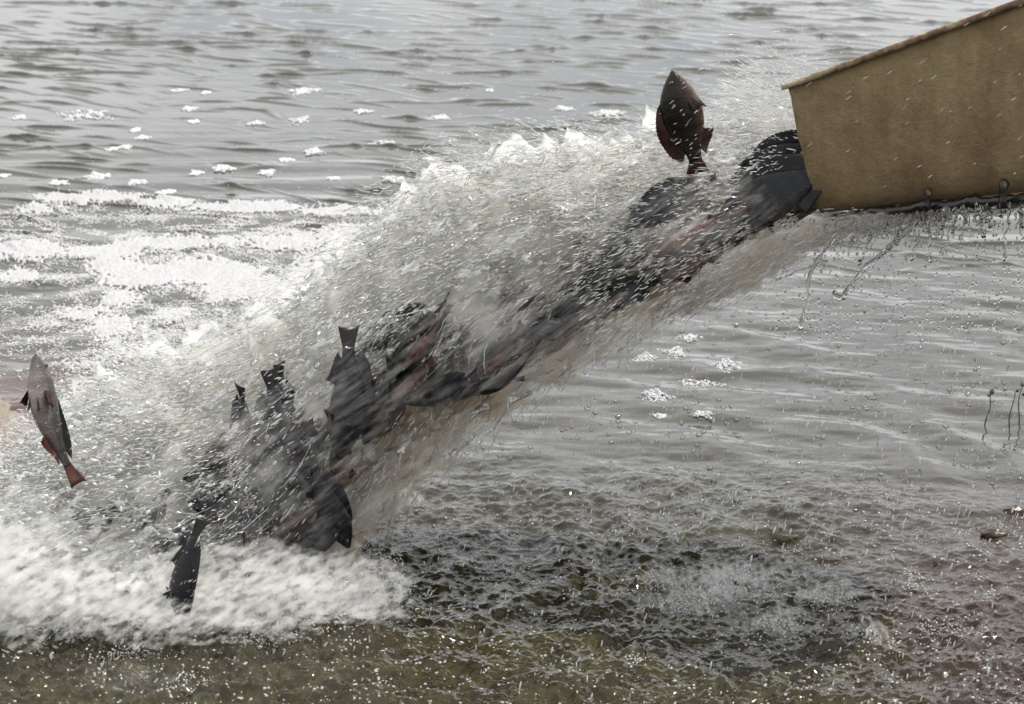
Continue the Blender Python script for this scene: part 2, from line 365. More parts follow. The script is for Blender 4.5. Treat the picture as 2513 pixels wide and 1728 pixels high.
A = at(1932, 212, 5.56); Bp = at(2008, 525, 5.56); C = at(2660, -52, 5.255); D = at(2660, 457, 5.255)
chute = bpy.data.objects.new('chute', None); col.objects.link(chute); chute.location = A
tag(chute, 'weathered tan fibreglass chute with chipped rim pouring fish into the lake', 'chute')
def local(v): return np.asarray(v) - A
axis = (C - A) / np.linalg.norm(C - A)
perp = np.array([0.30, 0.95, -0.14]); perp /= np.linalg.norm(perp)
def wall(off, name, lab=None):
    nr, nc = 14, 40
    th = 0.011
    V = []
    for side in (0, 1):
        for i in range(nr):
            v = i / (nr - 1)
            for j in range(nc):
                u = (j / (nc - 1)) ** 1.3
                top = A * (1 - u) + C * u; bot = Bp * (1 - u) + D * u
                p = top * (1 - v) + bot * v + off
                # bottom edge rolls under towards the floor; the face bellies a little
                p = p + perp * (0.030 * max(0, (v - 0.86) / 0.14) ** 2 * (1 if name != 'far' else -1)) - perp * 0.010 * math.sin(v * math.pi) * (1 - 0.4 * u)
                p = p + perp * (th * side)
                p = p + perp * (0.0022 * float(gnoise(np.array([u * 14.]), np.array([v * 6.]), 3)[0]) + 0.004 * float(gnoise(np.array([u * 4.]), np.array([v * 2.]), 13)[0]))
                if j == 0: p = p + axis * 0.004 * float(gnoise(np.array([v * 9.]), np.array([0.3]), 5)[0])
                V.append(local(p))
    F = []
    def q(s, i, j): return s * nr * nc + i * nc + j
    for i in range(nr - 1):
        for j in range(nc - 1):
            F.append((q(0, i, j), q(0, i + 1, j), q(0, i + 1, j + 1), q(0, i, j + 1)))
            F.append((q(1, i, j), q(1, i, j + 1), q(1, i + 1, j + 1), q(1, i + 1, j)))
    for i in range(nr - 1):
        F.append((q(0, i, 0), q(1, i, 0), q(1, i + 1, 0), q(0, i + 1, 0)))
        F.append((q(0, i, nc - 1), q(0, i + 1, nc - 1), q(1, i + 1, nc - 1), q(1, i, nc - 1)))
    for j in range(nc - 1):
        F.append((q(0, 0, j), q(0, 0, j + 1), q(1, 0, j + 1), q(1, 0, j)))
        F.append((q(0, nr - 1, j), q(1, nr - 1, j), q(1, nr - 1, j + 1), q(0, nr - 1, j + 1)))
    return link_mesh('side_panel', V, F, m_chute, chute)
wall(np.zeros(3), 'near')
FAR = perp * 0.42 + np.array([0, 0, -0.035])
wall(FAR, 'far')
def rim(off):
    prof = [(-0.016, -0.010), (-0.020, -0.004), (-0.019, 0.004), (-0.012, 0.009), (0.004, 0.010), (0.015, 0.006), (0.017, -0.002), (0.013, -0.006), (0.004, -0.002), (-0.006, -0.003), (-0.012, -0.009)]
    V, F = [], []; ns = 46
    for i in range(ns):
        u = (i / (ns - 1)) ** 1.2
        c = A * (1 - u) + C * u - axis * 0.012 * (1 - u) + off
        k = (0.62 + 0.38 * min(1, i / 5)) * 0.78
        for j, (a_, b_) in enumerate(prof):
            w = 1 + 0.10 * float(gnoise(np.array([u * 30.]), np.array([j * 0.7]), 8)[0])
            V.append(local(c + perp * a_ * k * w + np.array([0, 0, 1]) * b_ * k * w))
    m_ = len(prof)
    for i in range(ns - 1):
        for j in range(m_): F.append((i * m_ + j, i * m_ + (j + 1) % m_, (i + 1) * m_ + (j + 1) % m_, (i + 1) * m_ + j))
    F.append(tuple(range(m_))[::-1]); F.append(tuple((ns - 1) * m_ + j for j in range(m_)))
    return link_mesh('rim', V, F, m_rim, chute)
rim(np.zeros(3)); rim(FAR)
# floor plate, with a wet lip standing proud below the near panel
V, F = [], []
nu, nv = 30, 6
for s in (0, 1):
    for i in range(nu):
        u = 0.015 + 0.985 * i / (nu - 1)
        p0 = Bp * (1 - u) + D * u
        for j in range(nv):
            v = j / (nv - 1)
            p = p0 + perp * (0.016 + v * 0.416) + np.array([0, 0, -0.006 - 0.012 * s - 0.035 * v]) 
            V.append(local(p))
for i in range(nu - 1):
    for j in range(nv - 1):
        a0 = i * nv + j
        F.append((a0, a0 + 1, a0 + nv + 1, a0 + nv)); c0 = nu * nv + a0; F.append((c0, c0 + nv, c0 + nv + 1, c0 + 1))
    a0 = i * nv; c0 = nu * nv + a0; F.append((a0, a0 + nv, c0 + nv, c0))
    a0 = i * nv + nv - 1; c0 = nu * nv + a0; F.append((a0, c0, c0 + nv, a0 + nv))
for j in range(nv - 1):
    F.append((j, nu * nv + j, nu * nv + j + 1, j + 1))
    a0 = (nu - 1) * nv + j; c0 = nu * nv + a0; F.append((a0, a0 + 1, c0 + 1, c0))
link_mesh('floor_plate', V, F, m_chute, chute)
# dark runner under the near panel
def tube_pts(pts, radii, ns=8, jitter=0.0, seed=0):
    pts = [np.asarray(p, float) for p in pts]; V, F = [], []
    for i, p in enumerate(pts):
        t = pts[min(i + 1, len(pts) - 1)] - pts[max(i - 1, 0)]; t = t / (np.linalg.norm(t) + 1e-9)
        a = np.cross(t, [0.3, 1, 0.1]); a /= np.linalg.norm(a); b_ = np.cross(t, a)
        for j in range(ns):
            an = 2 * math.pi * j / ns
            rr = radii[i] * (1 + jitter * math.sin(3 * an + i * 1.7 + seed))
            V.append(p + a * math.cos(an) * rr + b_ * math.sin(an) * rr)
    for i in range(len(pts) - 1):
        for j in range(ns): F.append((i * ns + j, i * ns + (j + 1) % ns, (i + 1) * ns + (j + 1) % ns, (i + 1) * ns + j))
    F.append(tuple(range(ns))[::-1]); F.append(tuple((len(pts) - 1) * ns + j for j in range(ns)))
    return V, F
run, rad = [], []
for i in range(40):
    u = 0.05 + 0.95 * i / 39
    run.append(local(Bp * (1 - u) + D * u + np.array([0, 0.010, -0.012 + 0.005 * float(gnoise(np.array([i * 0.31]), np.array([0.4]), 4)[0])])))
    rad.append((0.0055 + 0.005 * abs(float(gnoise(np.array([i * 0.55]), np.array([2.4]), 9)[0]))) * (1.5 if i > 7 else 0.4 + 0.14 * i))
V, F = tube_pts(run, rad, 8, 0.3)
link_mesh('edge_seal', V, F, m_black, chute)
for px, py, sc in ((2277, 492, 1.0), (2462, 478, 1.25)):
    hp = at(px, py, 5.405 if px < 2400 else 5.315)
    V, F = tube_pts([local(hp + np.array([0, 0, z])) for z in (-0.022 * sc, -0.008 * sc, 0.006 * sc, 0.018 * sc, 0.026 * sc)], [0.009 * sc, 0.0065 * sc, 0.006 * sc, 0.009 * sc, 0.005 * sc], 10, 0.15, px)
    br = link_mesh('bracket', V, F, m_black, chute)
    bm = bmesh.new()
    bmesh.ops.create_cone(bm, cap_ends=True, segments=6, radius1=0.0042, radius2=0.0042, depth=0.006, matrix=Matrix.Translation(Vector(local(hp + np.array([0, -0.010, 0.018 * sc])))) @ Matrix.Rotation(math.pi / 2, 4, 'X'))
    me = bpy.data.meshes.new('bolt'); bm.to_mesh(me); bm.free(); me.materials.append(m_bolt)
    bo = bpy.data.objects.new('bolt', me); col.objects.link(bo); bo.parent = br

# ------------------------------------------------------------------ fish
def fish_mat(name, back, flank, belly, band=0.4):
    m, n, l, b = mat(name)
    t = N(n, 'TexCoord'); s = N(n, 'SeparateXYZ'); l.new(t.outputs['Object'], s.inputs[0])
    nz = N(n, 'TexNoise', Scale=9.0, Detail=3.0); l.new(t.outputs['Object'], nz.inputs['Vector'])
    ad = N(n, 'Math', operation='MULTIPLY_ADD'); ad.inputs[1].default_value = 0.12; l.new(nz.outputs['Fac'], ad.inputs[0]); l.new(s.outputs['Z'], ad.inputs[2])
    r = N(n, 'MapRange'); r.inputs['From Min'].default_value = -0.10; r.inputs['From Max'].default_value = 0.22; l.new(ad.outputs[0], r.inputs['Value'])
    c = N(n, 'ValToRGB'); l.new(r.outputs[0], c.inputs[0])
    e = c.color_ramp.elements; e[0].position = 0.05; e[0].color = (*belly, 1); e[1].position = 0.75; e[1].color = (*back, 1)
    k = e.new(0.38); k.color = (*flank, 1)
    w = N(n, 'TexWave', Scale=3.1, Distortion=1.5, Detail=1.0); l.new(t.outputs['Object'], w.inputs['Vector'])
    wr = N(n, 'MapRange'); wr.inputs['To Min'].default_value = 1 - band; l.new(w.outputs['Fac'], wr.inputs['Value'])
    mx = N(n, 'MixRGB', blend_type='MULTIPLY'); mx.inputs[0].default_value = 1.0; l.new(c.outputs[0], mx.inputs[1]); l.new(wr.outputs[0], mx.inputs[2])
    hx = N(n, 'MapRange'); hx.inputs['From Min'].default_value = -0.25; hx.inputs['From Max'].default_value = 0.22; hx.inputs['To Min'].default_value = 0.30 if name.startswith('pale') else 0.85; l.new(s.outputs['X'], hx.inputs['Value'])
    mh = N(n, 'MixRGB', blend_type='MULTIPLY'); mh.inputs[0].default_value = 1.0; l.new(mx.outputs[0], mh.inputs[1]); l.new(hx.outputs[0], mh.inputs[2])
    l.new(mh.outputs[0], b.inputs['Base Color']); b.inputs['Roughness'].default_value = 0.24; b.inputs['IOR'].default_value = 1.36; b.inputs['Specular IOR Level'].default_value = 0.28
    v = N(n, 'TexVoronoi', Scale=62.0); l.new(t.outputs['Object'], v.inputs['Vector'])
    b.inputs['Coat Weight'].default_value = 0.15; b.inputs['Coat Roughness'].default_value = 0.10
    bm_ = N(n, 'Bump', Strength=0.22, Distance=0.008); l.new(v.outputs['Distance'], bm_.inputs['Height']); l.new(bm_.outputs[0], b.inputs['Normal'])
    return m
def plain(name, c, rough=0.3):
    m, n, l, b = mat(name); b.inputs['Base Color'].default_value = (*c, 1); b.inputs['Roughness'].default_value = rough
    return m
def fin_mat(name, c0, c1):
    m, n, l, b = mat(name)
    t = N(n, 'TexCoord'); nz = N(n, 'TexNoise', Scale=14.0, Detail=4.0); l.new(t.outputs['Object'], nz.inputs['Vector'])
    r = N(n, 'ValToRGB'); l.new(nz.outputs['Fac'], r.inputs[0])
    r.color_ramp.elements[0].position = 0.35; r.color_ramp.elements[0].color = (*c0, 1); r.color_ramp.elements[1].position = 0.65; r.color_ramp.elements[1].color = (*c1, 1)
    l.new(r.outputs[0], b.inputs['Base Color']); b.inputs['Roughness'].default_value = 0.35
    tl = N(n, 'BsdfTranslucent'); l.new(r.outputs[0], tl.inputs[0])
    ms = N(n, 'MixShader'); ms.inputs[0].default_value = 0.55; l.new(b.outputs[0], ms.inputs[1]); l.new(tl.outputs[0], ms.inputs[2])
    l.new(ms.outputs[0], n['Material Output'].inputs['Surface'])
    return m
SKIN = {
    'slate': fish_mat('slate_fish_skin', (0.004, 0.0045, 0.006), (0.011, 0.012, 0.016), (0.075, 0.062, 0.060)),
    'olive': fish_mat('olive_fish_skin', (0.013, 0.010, 0.007), (0.030, 0.021, 0.015), (0.15, 0.098, 0.078)),
    'pink': fish_mat('pink_bellied_fish_skin', (0.022, 0.020, 0.020), (0.050, 0.038, 0.034), (0.22, 0.13, 0.105), 0.3),
    'pale': fish_mat('pale_headed_fish_skin', (0.030, 0.033, 0.034), (0.11, 0.105, 0.10), (0.42, 0.35, 0.33), 0.25)}
FIN = {'slate': fin_mat('dark_fin', (0.008, 0.007, 0.008), (0.030, 0.022, 0.020)),
       'olive': fin_mat('brown_fin', (0.035, 0.018, 0.012), (0.11, 0.05, 0.032)),
       'pink': fin_mat('pink_fin', (0.06, 0.032, 0.026), (0.15, 0.08, 0.06)),
       'pale': fin_mat('red_fin', (0.055, 0.020, 0.015), (0.13, 0.048, 0.033))}
m_eye = plain('fish_eye', (0.006, 0.006, 0.006), 0.08); m_iris = plain('fish_iris', (0.09, 0.06, 0.03), 0.2); m_gill = plain('gill_flush', (0.19, 0.08, 0.075), 0.35)
PS = np.array([0, .02, .05, .10, .16, .23, .31, .40, .50, .59, .67, .74, .80, .83])
PT = np.array([.004, .026, .050, .086, .122, .150, .166, .168, .152, .124, .092, .064, .050, .052])    # back height
PB = np.array([.004, .022, .040, .066, .094, .118, .132, .134, .122, .098, .072, .052, .044, .046])    # belly depth
PW = np.array([.004, .024, .040, .056, .070, .078, .080, .076, .066, .052, .037, .025, .016, .008])
def bend_y(s, k): return k * (np.maximum(0, s - 0.25) ** 2) * 1.6 - k * 0.12 * np.maximum(0, 0.25 - s)
FISH_MESH = {}
def fish_meshes(kind, k):
    key = (kind, k)
    if key in FISH_MESH: return FISH_MESH[key]
    parts = []
    def mk(name, V, F, m, smooth=True):
        V = np.array(V, float); s = 0.40 - V[:, 0]
        V[:, 1] += bend_y(s, k)
        me = bpy.data.meshes.new(name); me.from_pydata([tuple(v) for v in V], [], F)
        if smooth: me.polygons.foreach_set('use_smooth', [True] * len(me.polygons))
        me.materials.append(m); me.update(); return me
    nS, nA = 40, 28
    ss = np.concatenate([np.linspace(0, 0.1, 8)[:-1], np.linspace(0.1, 0.83, nS - 7)])
    tp, bt, wd = np.interp(ss, PS, PT), np.interp(ss, PS, PB), np.interp(ss, PS, PW)
    for _ in range(2):
        for q in (tp, bt, wd): q[1:-1] = (q[:-2] + 2 * q[1:-1] + q[2:]) / 4
    V, F = [], []
    for i, s in enumerate(ss):
        for j in range(nA):
            a = 2 * math.pi * j / nA; ca, sa = math.cos(a), math.sin(a)
            z = (tp[i] if ca > 0 else bt[i]) * ca
            y = wd[i] * math.copysign(abs(sa) ** 1.05, sa) * 1.08 * (1 - 0.10 * max(0, ca))
            gill = 0.007 * math.exp(-((s - 0.205 - 0.02 * (1 - abs(ca))) / 0.012) ** 2) * abs(sa) ** 1.2
            mouth = -0.010 * math.exp(-((s - 0.035) / 0.02) ** 2) * math.exp(-((ca + 0.25) / 0.14) ** 2)
            y += math.copysign(gill + mouth, sa) if abs(sa) > 0.2 else 0
            V.append((0.40 - s, y, z - 0.01))
    for i in range(len(ss) - 1):
        for j in range(nA): F.append((i * nA + j, i * nA + (j + 1) % nA, (i + 1) * nA + (j + 1) % nA, (i + 1) * nA + j))
    F.append(tuple(range(nA))[::-1]); F.append(tuple((len(ss) - 1) * nA + j for j in range(nA)))
    parts.append(('body', mk('body', V, F, SKIN[kind]), None))
    def fin(name, base, tip, nr=12, th=0.0035, ray_=0.0022, m=None, jag=0.0, out=None):
        """base, tip: functions of f in 0..1 -> points; a ribbed blade with thickness"""
        V, F = [], []; nc = 6
        nrm = np.array([0, 1, 0.0]) if out is None else np.array(out, float)
        for sd in (1, -1):
            for i in range(nr * 2 + 1):
                f = i / (nr * 2); p0, p1 = np.array(base(f)), np.array(tip(f))
                L = 1 - jag * (1 if i % 2 else 0)
                for j in range(nc):
                    g = j / (nc - 1)
                    t_ = th * (1 - 0.75 * g) + (ray_ * (1 - 0.5 * g) if i % 2 == 0 else 0)
                    wv = 0.008 * math.sin(f * 7 + g * 3) * g
                    V.append(p0 + (p1 - p0) * g * L + nrm * (sd * t_ + wv))
        n_ = (nr * 2 + 1)
        def q(s, i, j): return s * n_ * nc + i * nc + j
        for i in range(n_ - 1):
            for j in range(nc - 1):
                F.append((q(0, i, j), q(0, i, j + 1), q(0, i + 1, j + 1), q(0, i + 1, j))); F.append((q(1, i, j), q(1, i + 1, j), q(1, i + 1, j + 1), q(1, i, j + 1)))
            F.append((q(0, i, nc - 1), q(1, i, nc - 1), q(1, i + 1, nc - 1), q(0, i + 1, nc - 1)))
        for j in range(nc - 1):
            F.append((q(0, 0, j), q(1, 0, j), q(1, 0, j + 1), q(0, 0, j + 1))); F.append((q(0, n_ - 1, j), q(0, n_ - 1, j + 1), q(1, n_ - 1, j + 1), q(1, n_ - 1, j)))
        parts.append((name, mk(name, V, F, m or FIN[kind]), None))
    zt = lambda s: float(np.interp(s, ss, tp)) - 0.022
    zb = lambda s: -float(np.interp(s, ss, bt)) + 0.004
    fin('dorsal_fin', lambda f: (0.40 - (0.22 + 0.50 * f), 0, zt(0.22 + 0.50 * f)),
        lambda f: (0.40 - (0.25 + 0.54 * f) - 0.02, 0, zt(0.22 + 0.50 * f) + 0.028 + 0.055 * math.sin(min(1, f * 1.5 + 0.25) * math.pi * 0.5) * (1 if f < 0.85 else (1 - f) / 0.15 * 0.8 + 0.2)), 15, jag=0.05, m=FIN['olive' if kind == 'olive' else 'slate'])
    fin('anal_fin', lambda f: (0.40 - (0.56 + 0.16 * f), 0, zb(0.56 + 0.16 * f)),
        lambda f: (0.40 - (0.60 + 0.20 * f), 0, zb(0.56 + 0.16 * f) - 0.085 + 0.045 * f), 8, jag=0.03)
    fin('tail_fin', lambda f: (-0.41, 0, 0.042 - 0.084 * f - 0.006),
        lambda f: (-0.575 + 0.022 * math.sin(f * math.pi), 0.02 * math.sin(f * 5), (0.5 - f) * 0.215 * (1 - 0.12 * abs(2 * f - 1) ** 3)), 12, jag=0.02)
    for sd in (1, -1):
        fin('pectoral_fin', lambda f: (0.16 - 0.01 * f, sd * 0.072, -0.035 - 0.035 * f),
            lambda f: (0.02 + 0.04 * f, sd * (0.115 + 0.015 * f), -0.05 - 0.075 * f), 7, out=(0.3, 0.2 * sd, 0.9))
        fin('pelvic_fin', lambda f: (0.12 - 0.035 * f, sd * 0.03, -0.118),
            lambda f: (0.015 + 0.02 * f, sd * 0.045, -0.165 + 0.03 * f), 5)
    for sd in (1, -1):
        bm = bmesh.new()
        bmesh.ops.create_uvsphere(bm, u_segments=12, v_segments=8, radius=0.019, matrix=Matrix.Translation((0.305, sd * 0.046, 0.030)) @ Matrix.Diagonal((1, 0.6, 1, 1)))
        me = bpy.data.meshes.new('eye'); bm.to_mesh(me); bm.free(); me.materials.append(m_iris); me.polygons.foreach_set('use_smooth', [True] * len(me.polygons))
        parts.append(('eye', me, None))
        bm = bmesh.new()
        bmesh.ops.create_uvsphere(bm, u_segments=10, v_segments=6, radius=0.011, matrix=Matrix.Translation((0.306, sd * 0.053, 0.030)) @ Matrix.Diagonal((1, 0.6, 1, 1)))
        me2 = bpy.data.meshes.new('pupil'); bm.to_mesh(me2); bm.free(); me2.materials.append(m_eye); me2.polygons.foreach_set('use_smooth', [True] * len(me2.polygons))
        parts.append(('pupil', me2, 'eye'))
    if kind in ('pale', 'pink'):
        for sd in (1, -1):
            V, F = [], []
            for i in range(7):
                for j in range(5):
                    z = -0.095 + 0.15 * i / 6; s = 0.200 + 0.030 * j / 4 + 0.02 * math.sin(i / 6 * math.pi)
                    w = float(np.interp(s, ss, wd)); zz = float(np.interp(s, ss, tp if z > 0 else bt))
                    y = w * (max(0.0, 1 - (abs(z) / zz) ** 2)) ** 0.5 + 0.005 - 0.004 * (abs(j - 2) == 2)
                    V.append((0.40 - s, sd * y, z - 0.01))
            for i in range(6):
                for j in range(4): F.append((i * 5 + j, i * 5 + j + 1, i * 5 + 6 + j, i * 5 + 5 + j))
            parts.append(('gill_edge', mk('gill_edge', V, F, m_gill), None))
    FISH_MESH[key] = parts
    return parts
CAMP = np.array([0, 0, CAM_H])
def fish(label, head, tail, y, dors, roll=0, kind='slate', bend=0.0, lean=0.0, length=None, fat=1.0):
    """head/tail: where the photo shows them; y: distance; dors: 'L'/'R' side of the heading the back fin is on; lean: how much nearer the tail is"""
    if head[0] < 1000 and y > 5.2: y -= 0.05
    h, t_ = at(*head, y - lean / 2), at(*tail, y + lean / 2)
    c = (h + t_) / 2; Lh = np.linalg.norm(h - t_)
    Xd = (h - t_) / Lh
    v = CAMP - c; v = v - Xd * (v @ Xd); v /= np.linalg.norm(v)
    Yd = v * (1 if dors == 'R' else -1); Zd = np.cross(Xd, Yd)
    M = Matrix(((Xd[0], Yd[0], Zd[0]), (Xd[1], Yd[1], Zd[1]), (Xd[2], Yd[2], Zd[2]))).to_4x4()
    e = bpy.data.objects.new('fish', None); col.objects.link(e)
    sc = length or Lh
    e.matrix_world = Matrix.Translation(Vector(c)) @ M @ Matrix.Rotation(math.radians(roll), 4, 'X') @ Matrix.Diagonal((sc, sc * fat, sc * fat, 1)) @ Matrix.Translation((0.10, 0, 0))
    tag(e, label, 'fish', 'fish pouring from the chute')
    last = None
    for nm, me, par in fish_meshes(kind, bend):
        o = bpy.data.objects.new(nm, me); col.objects.link(o); o.parent = last if par else e
        if not par: last = o
    return e
fish('dark olive fish standing head up in the air left of the chute', (1645, 174), (1730, 446), 5.50, 'L', 14, 'olive', 0.2, fat=1.22)
fish('pale headed fish with red tail flung clear at far left of the splash', (92, 868), (128, 1195), 5.12, 'R', 58, 'pale', 0.3, fat=0.95)
fish('slate blue fish diving tail up in midstream under an orange tail fin', (835, 1130), (882, 805), 5.36, 'L', -30, 'slate', 0.2)
fish('black fish with its narrow tail sticking straight up left of the slate blue diver', (720, 1180), (640, 915), 5.40, 'R', 20, 'slate', -0.3)
fish('big black fish leaving the chute mouth under the tan wall', (1770, 545), (2060, 405), 5.58, 'R', 15, 'slate', 0.1, length=0.32, fat=1.15)
fish('black fish pressed behind the wall edge at the chute mouth', (1800, 440), (2090, 345), 5.66, 'R', -10, 'slate', 0.0, length=0.30)
fish('pinkish brown fish showing its belly below the chute mouth', (1600, 630), (1860, 520), 5.50, 'R', 130, 'pink', 0.15)
fish('grey fish lying along the stream under the airborne fish', (1530, 560), (1770, 420), 5.55, 'R', 25, 'slate', -0.2)
fish('dark fish low in the stream right below the pinkish brown fish', (1590, 690), (1840, 585), 5.56, 'R', 60, 'olive', 0.1)
fish('small dark fish tip poking from white spray left of the grey fish', (1480, 600), (1610, 500), 5.66, 'R', 40, 'slate', 0.3, length=0.17)
fish('black fish half buried where stream turns brown, mid right', (1285, 850), (1440, 710), 5.60, 'R', 35, 'slate', 0.2, length=0.22)
fish('black fish just below and left of the half buried one', (1215, 900), (1390, 770), 5.57, 'R', 70, 'slate', -0.2, length=0.20)
fish('black fish lying flat along the lower brown edge of the stream', (1010, 985), (1240, 905), 5.55, 'R', 50, 'slate', 0.1)
fish('pinkish grey fish surrounded by spray right of the orange tail fin', (990, 900), (1110, 790), 5.48, 'R', 110, 'pink', 0.2, length=0.20)
fish('dark fish breaking the top of the spray above the pinkish grey fish', (900, 850), (1070, 740), 5.56, 'R', 30, 'slate', -0.3, length=0.22)
fish('black fish touching the right flank of the slate blue diver', (890, 1090), (1000, 880), 5.42, 'R', 60, 'slate', 0.25)
fish('large black fish in the centre of the dark cluster', (660, 1190), (850, 1010), 5.42, 'R', 20, 'slate', 0.1)
fish('olive brown fish at the upper left edge of the dark cluster', (470, 1180), (640, 1040), 5.44, 'R', 40, 'olive', 0.25)
fish('brown finned fish nosing over the top of the dark cluster', (560, 1100), (720, 960), 5.50, 'L', 10, 'olive', -0.2)
fish('slate fish with a wet shine pointing left below the dark cluster', (460, 1235), (700, 1265), 5.32, 'L', 25, 'slate', 0.2)
fish('black fish at the lower right corner of the dark cluster', (860, 1345), (740, 1120), 5.36, 'L', 30, 'slate', 0.2)
fish('reddish brown fish under the shiny slate fish', (620, 1330), (850, 1220), 5.38, 'R', 90, 'olive', 0.1)
fish('orange brown fish at the bottom of the dark cluster', (560, 1420), (740, 1260), 5.34, 'R', 60, 'olive', -0.2)
fish('small dark fish half hidden in white splash left of the dark cluster', (330, 1340), (430, 1210), 5.34, 'R', 45, 'slate', 0.2, length=0.18)
fish('slate blue fish plunging nose first at the foot of the stream, tail fins spread', (450, 1520), (425, 1310), 5.07, 'L', 50, 'slate', 0.5, length=0.21)
fish('dark fish just behind the plunging fish near the waterline', (470, 1460), (640, 1350), 5.34, 'R', 30, 'slate', 0.1)
fish('dark fish lost in spray at the far left of the white splash', (180, 1340), (290, 1250), 5.36, 'R', 20, 'slate', 0.2, length=0.16)
fish('black fish between the slate blue diver and the lying black fish', (800, 1030), (960, 940), 5.50, 'R', 15, 'slate', 0.2)
fish('dark fish speckled by drops above the reddish brown fish', (600, 1260), (790, 1140), 5.46, 'R', 40, 'slate', -0.1)
fish('dark fish deep in the spray along the upper middle of the stream', (1390, 700), (1560, 610), 5.60, 'R', 40, 'olive', 0.2, length=0.20)

CROWD = ('first', 'second', 'third', 'fourth', 'fifth', 'sixth', 'seventh', 'eighth', 'ninth', 'tenth', 'eleventh', 'twelfth', 'thirteenth', 'fourteenth', 'fifteenth', 'sixteenth'); MIDS = CROWD
for k, (cx, cy_, an, L_, dp) in enumerate(sorted(((600, 1040, 70, 210, 5.44), (680, 1090, 20, 240, 5.40), (760, 1180, -35, 230, 5.40), (820, 1240, 60, 220, 5.42), (900, 960, 100, 200, 5.44), (930, 1010, 40, 220, 5.46), (540, 1160, 10, 190, 5.40), (660, 1320, -20, 220, 5.36),
        (780, 1310, 30, 210, 5.36), (520, 1330, 55, 190, 5.34), (700, 990, 115, 200, 5.48), (840, 1120, 80, 210, 5.38), (610, 1200, 130, 200, 5.38), (430, 1320, 40, 200, 5.30), (500, 1400, 20, 200, 5.26), (600, 1400, 60, 200, 5.28)), key=lambda q: q[1])):
    a_ = math.radians(an); dx, dy = math.cos(a_) * L_ / 2, math.sin(a_) * L_ / 2
    fish(f'{CROWD[k]} black fish counting down from the top of the dark cluster', (cx - dx, cy_ + dy), (cx + dx, cy_ - dy), dp, 'LR'[k % 2], (k * 47) % 90, ('slate', 'slate', 'olive')[k % 3], (0.3, -0.2, 0.1)[k % 3], fat=1.1)
for k, (cx, cy_, an, L_, dp) in enumerate(sorted(((1400, 740, 35, 200, 5.52), (1310, 830, 60, 190, 5.50), (1270, 770, 20, 180, 5.56), (1130, 880, 100, 190, 5.48), (1050, 800, 30, 190, 5.50), (980, 860, 75, 200, 5.46), (1190, 940, 25, 200, 5.48), (1490, 660, 30, 190, 5.54), (1090, 960, 15, 210, 5.45), (1450, 760, 20, 190, 5.50), (1360, 800, 15, 190, 5.48), (1230, 860, 45, 190, 5.46), (1160, 800, 20, 190, 5.52), (1000, 940, 35, 200, 5.44), (1540, 720, 25, 190, 5.52), (1260, 920, 30, 190, 5.44)), key=lambda q: -q[0])):
    a_ = math.radians(an); dx, dy = math.cos(a_) * L_ / 2, math.sin(a_) * L_ / 2
    fish(f'{MIDS[k]} dark fish half buried in spray, counting down the stream from the chute', (cx - dx, cy_ + dy), (cx + dx, cy_ - dy), dp, 'RL'[k % 2], (k * 53) % 100, ('slate', 'slate', 'pink')[k % 3], (0.2, -0.3, 0.1)[k % 3])

# ------------------------------------------------------------------ jet core and spray
nr_, na_ = 150, 72
tt = np.linspace(0.2, NS - 1.6, nr_); aa = np.linspace(0, 2 * np.pi, na_, endpoint=False)
T, Aa = np.meshgrid(tt, aa, indexing='ij')
c, h, w = lerp(s_cen, T.ravel()), lerp(s_half, T.ravel()), lerp(s_wid, T.ravel())
a_ = Aa.ravel()
lob = 1 + 0.20 * fbm(T.ravel() * 1.6, a_ * 1.4, 101, 3) + 0.16 * fbm(T.ravel() * 2.4, a_ * 6.0, 103, 3)
core = 0.52 * lob
P = c - h * 0.34 + h * (np.cos(a_) * core * 0.78)[:, None]
P[:, 1] += w * np.sin(a_) * core * 0.8 + 0.02
jet = quad_mesh('falling_water', P, nr_, na_, m_jet, wrap=True)
tag(jet, kind='stuff')

# spray cloud: aerated water as a closed volume that follows the fall
m_mist, n, l, b = mat('white_spray_volume')
n.remove(b)
vol = N(n, 'VolumePrincipled'); l.new(vol.outputs[0], n['Material Output'].inputs['Volume'])
vol.inputs['Color'].default_value = (0.997, 0.996, 0.985, 1); vol.inputs['Anisotropy'].default_value = 0.5
tcm = N(n, 'TexCoord'); mpm = N(n, 'Mapping', vector_type='TEXTURE'); l.new(tcm.outputs['Object'], mpm.inputs['Vector'])
mpm.inputs['Rotation'].default_value = (0, math.radians(-33), 0); mpm.inputs['Scale'].default_value = (0.17, 0.020, 0.020)
nm = N(n, 'TexNoise', Scale=1.0, Detail=4.0, Roughness=0.6); l.new(mpm.outputs[0], nm.inputs['Vector'])
nb = N(n, 'TexNoise', Scale=9.0, Detail=3.0, Distortion=0.6); l.new(tcm.outputs['Object'], nb.inputs['Vector'])
adm = N(n, 'Math', operation='MULTIPLY_ADD'); adm.inputs[1].default_value = 1.7; adm.inputs[2].default_value = -0.35; l.new(nb.outputs['Fac'], adm.inputs[0])
ad = N(n, 'Math', operation='ADD'); l.new(nm.outputs['Fac'], ad.inputs[0]); l.new(adm.outputs[0], ad.inputs[1])
mrm = N(n, 'MapRange'); mrm.inputs['From Min'].default_value = 0.93; mrm.inputs['From Max'].default_value = 1.22; mrm.inputs['To Max'].default_value = 130.0
l.new(ad.outputs[0], mrm.inputs['Value']); l.new(mrm.outputs[0], vol.inputs['Density'])
m_mist.cycles.volume_step_rate = 0.12 if hasattr(m_mist.cycles, 'volume_step_rate') else 1
tt = np.linspace(1.3, NS - 0.02, 160); aa = np.linspace(0, 2 * np.pi, 72, endpoint=False)
T, Aa = np.meshgrid(tt, aa, indexing='ij'); t_, a_ = T.ravel(), Aa.ravel()
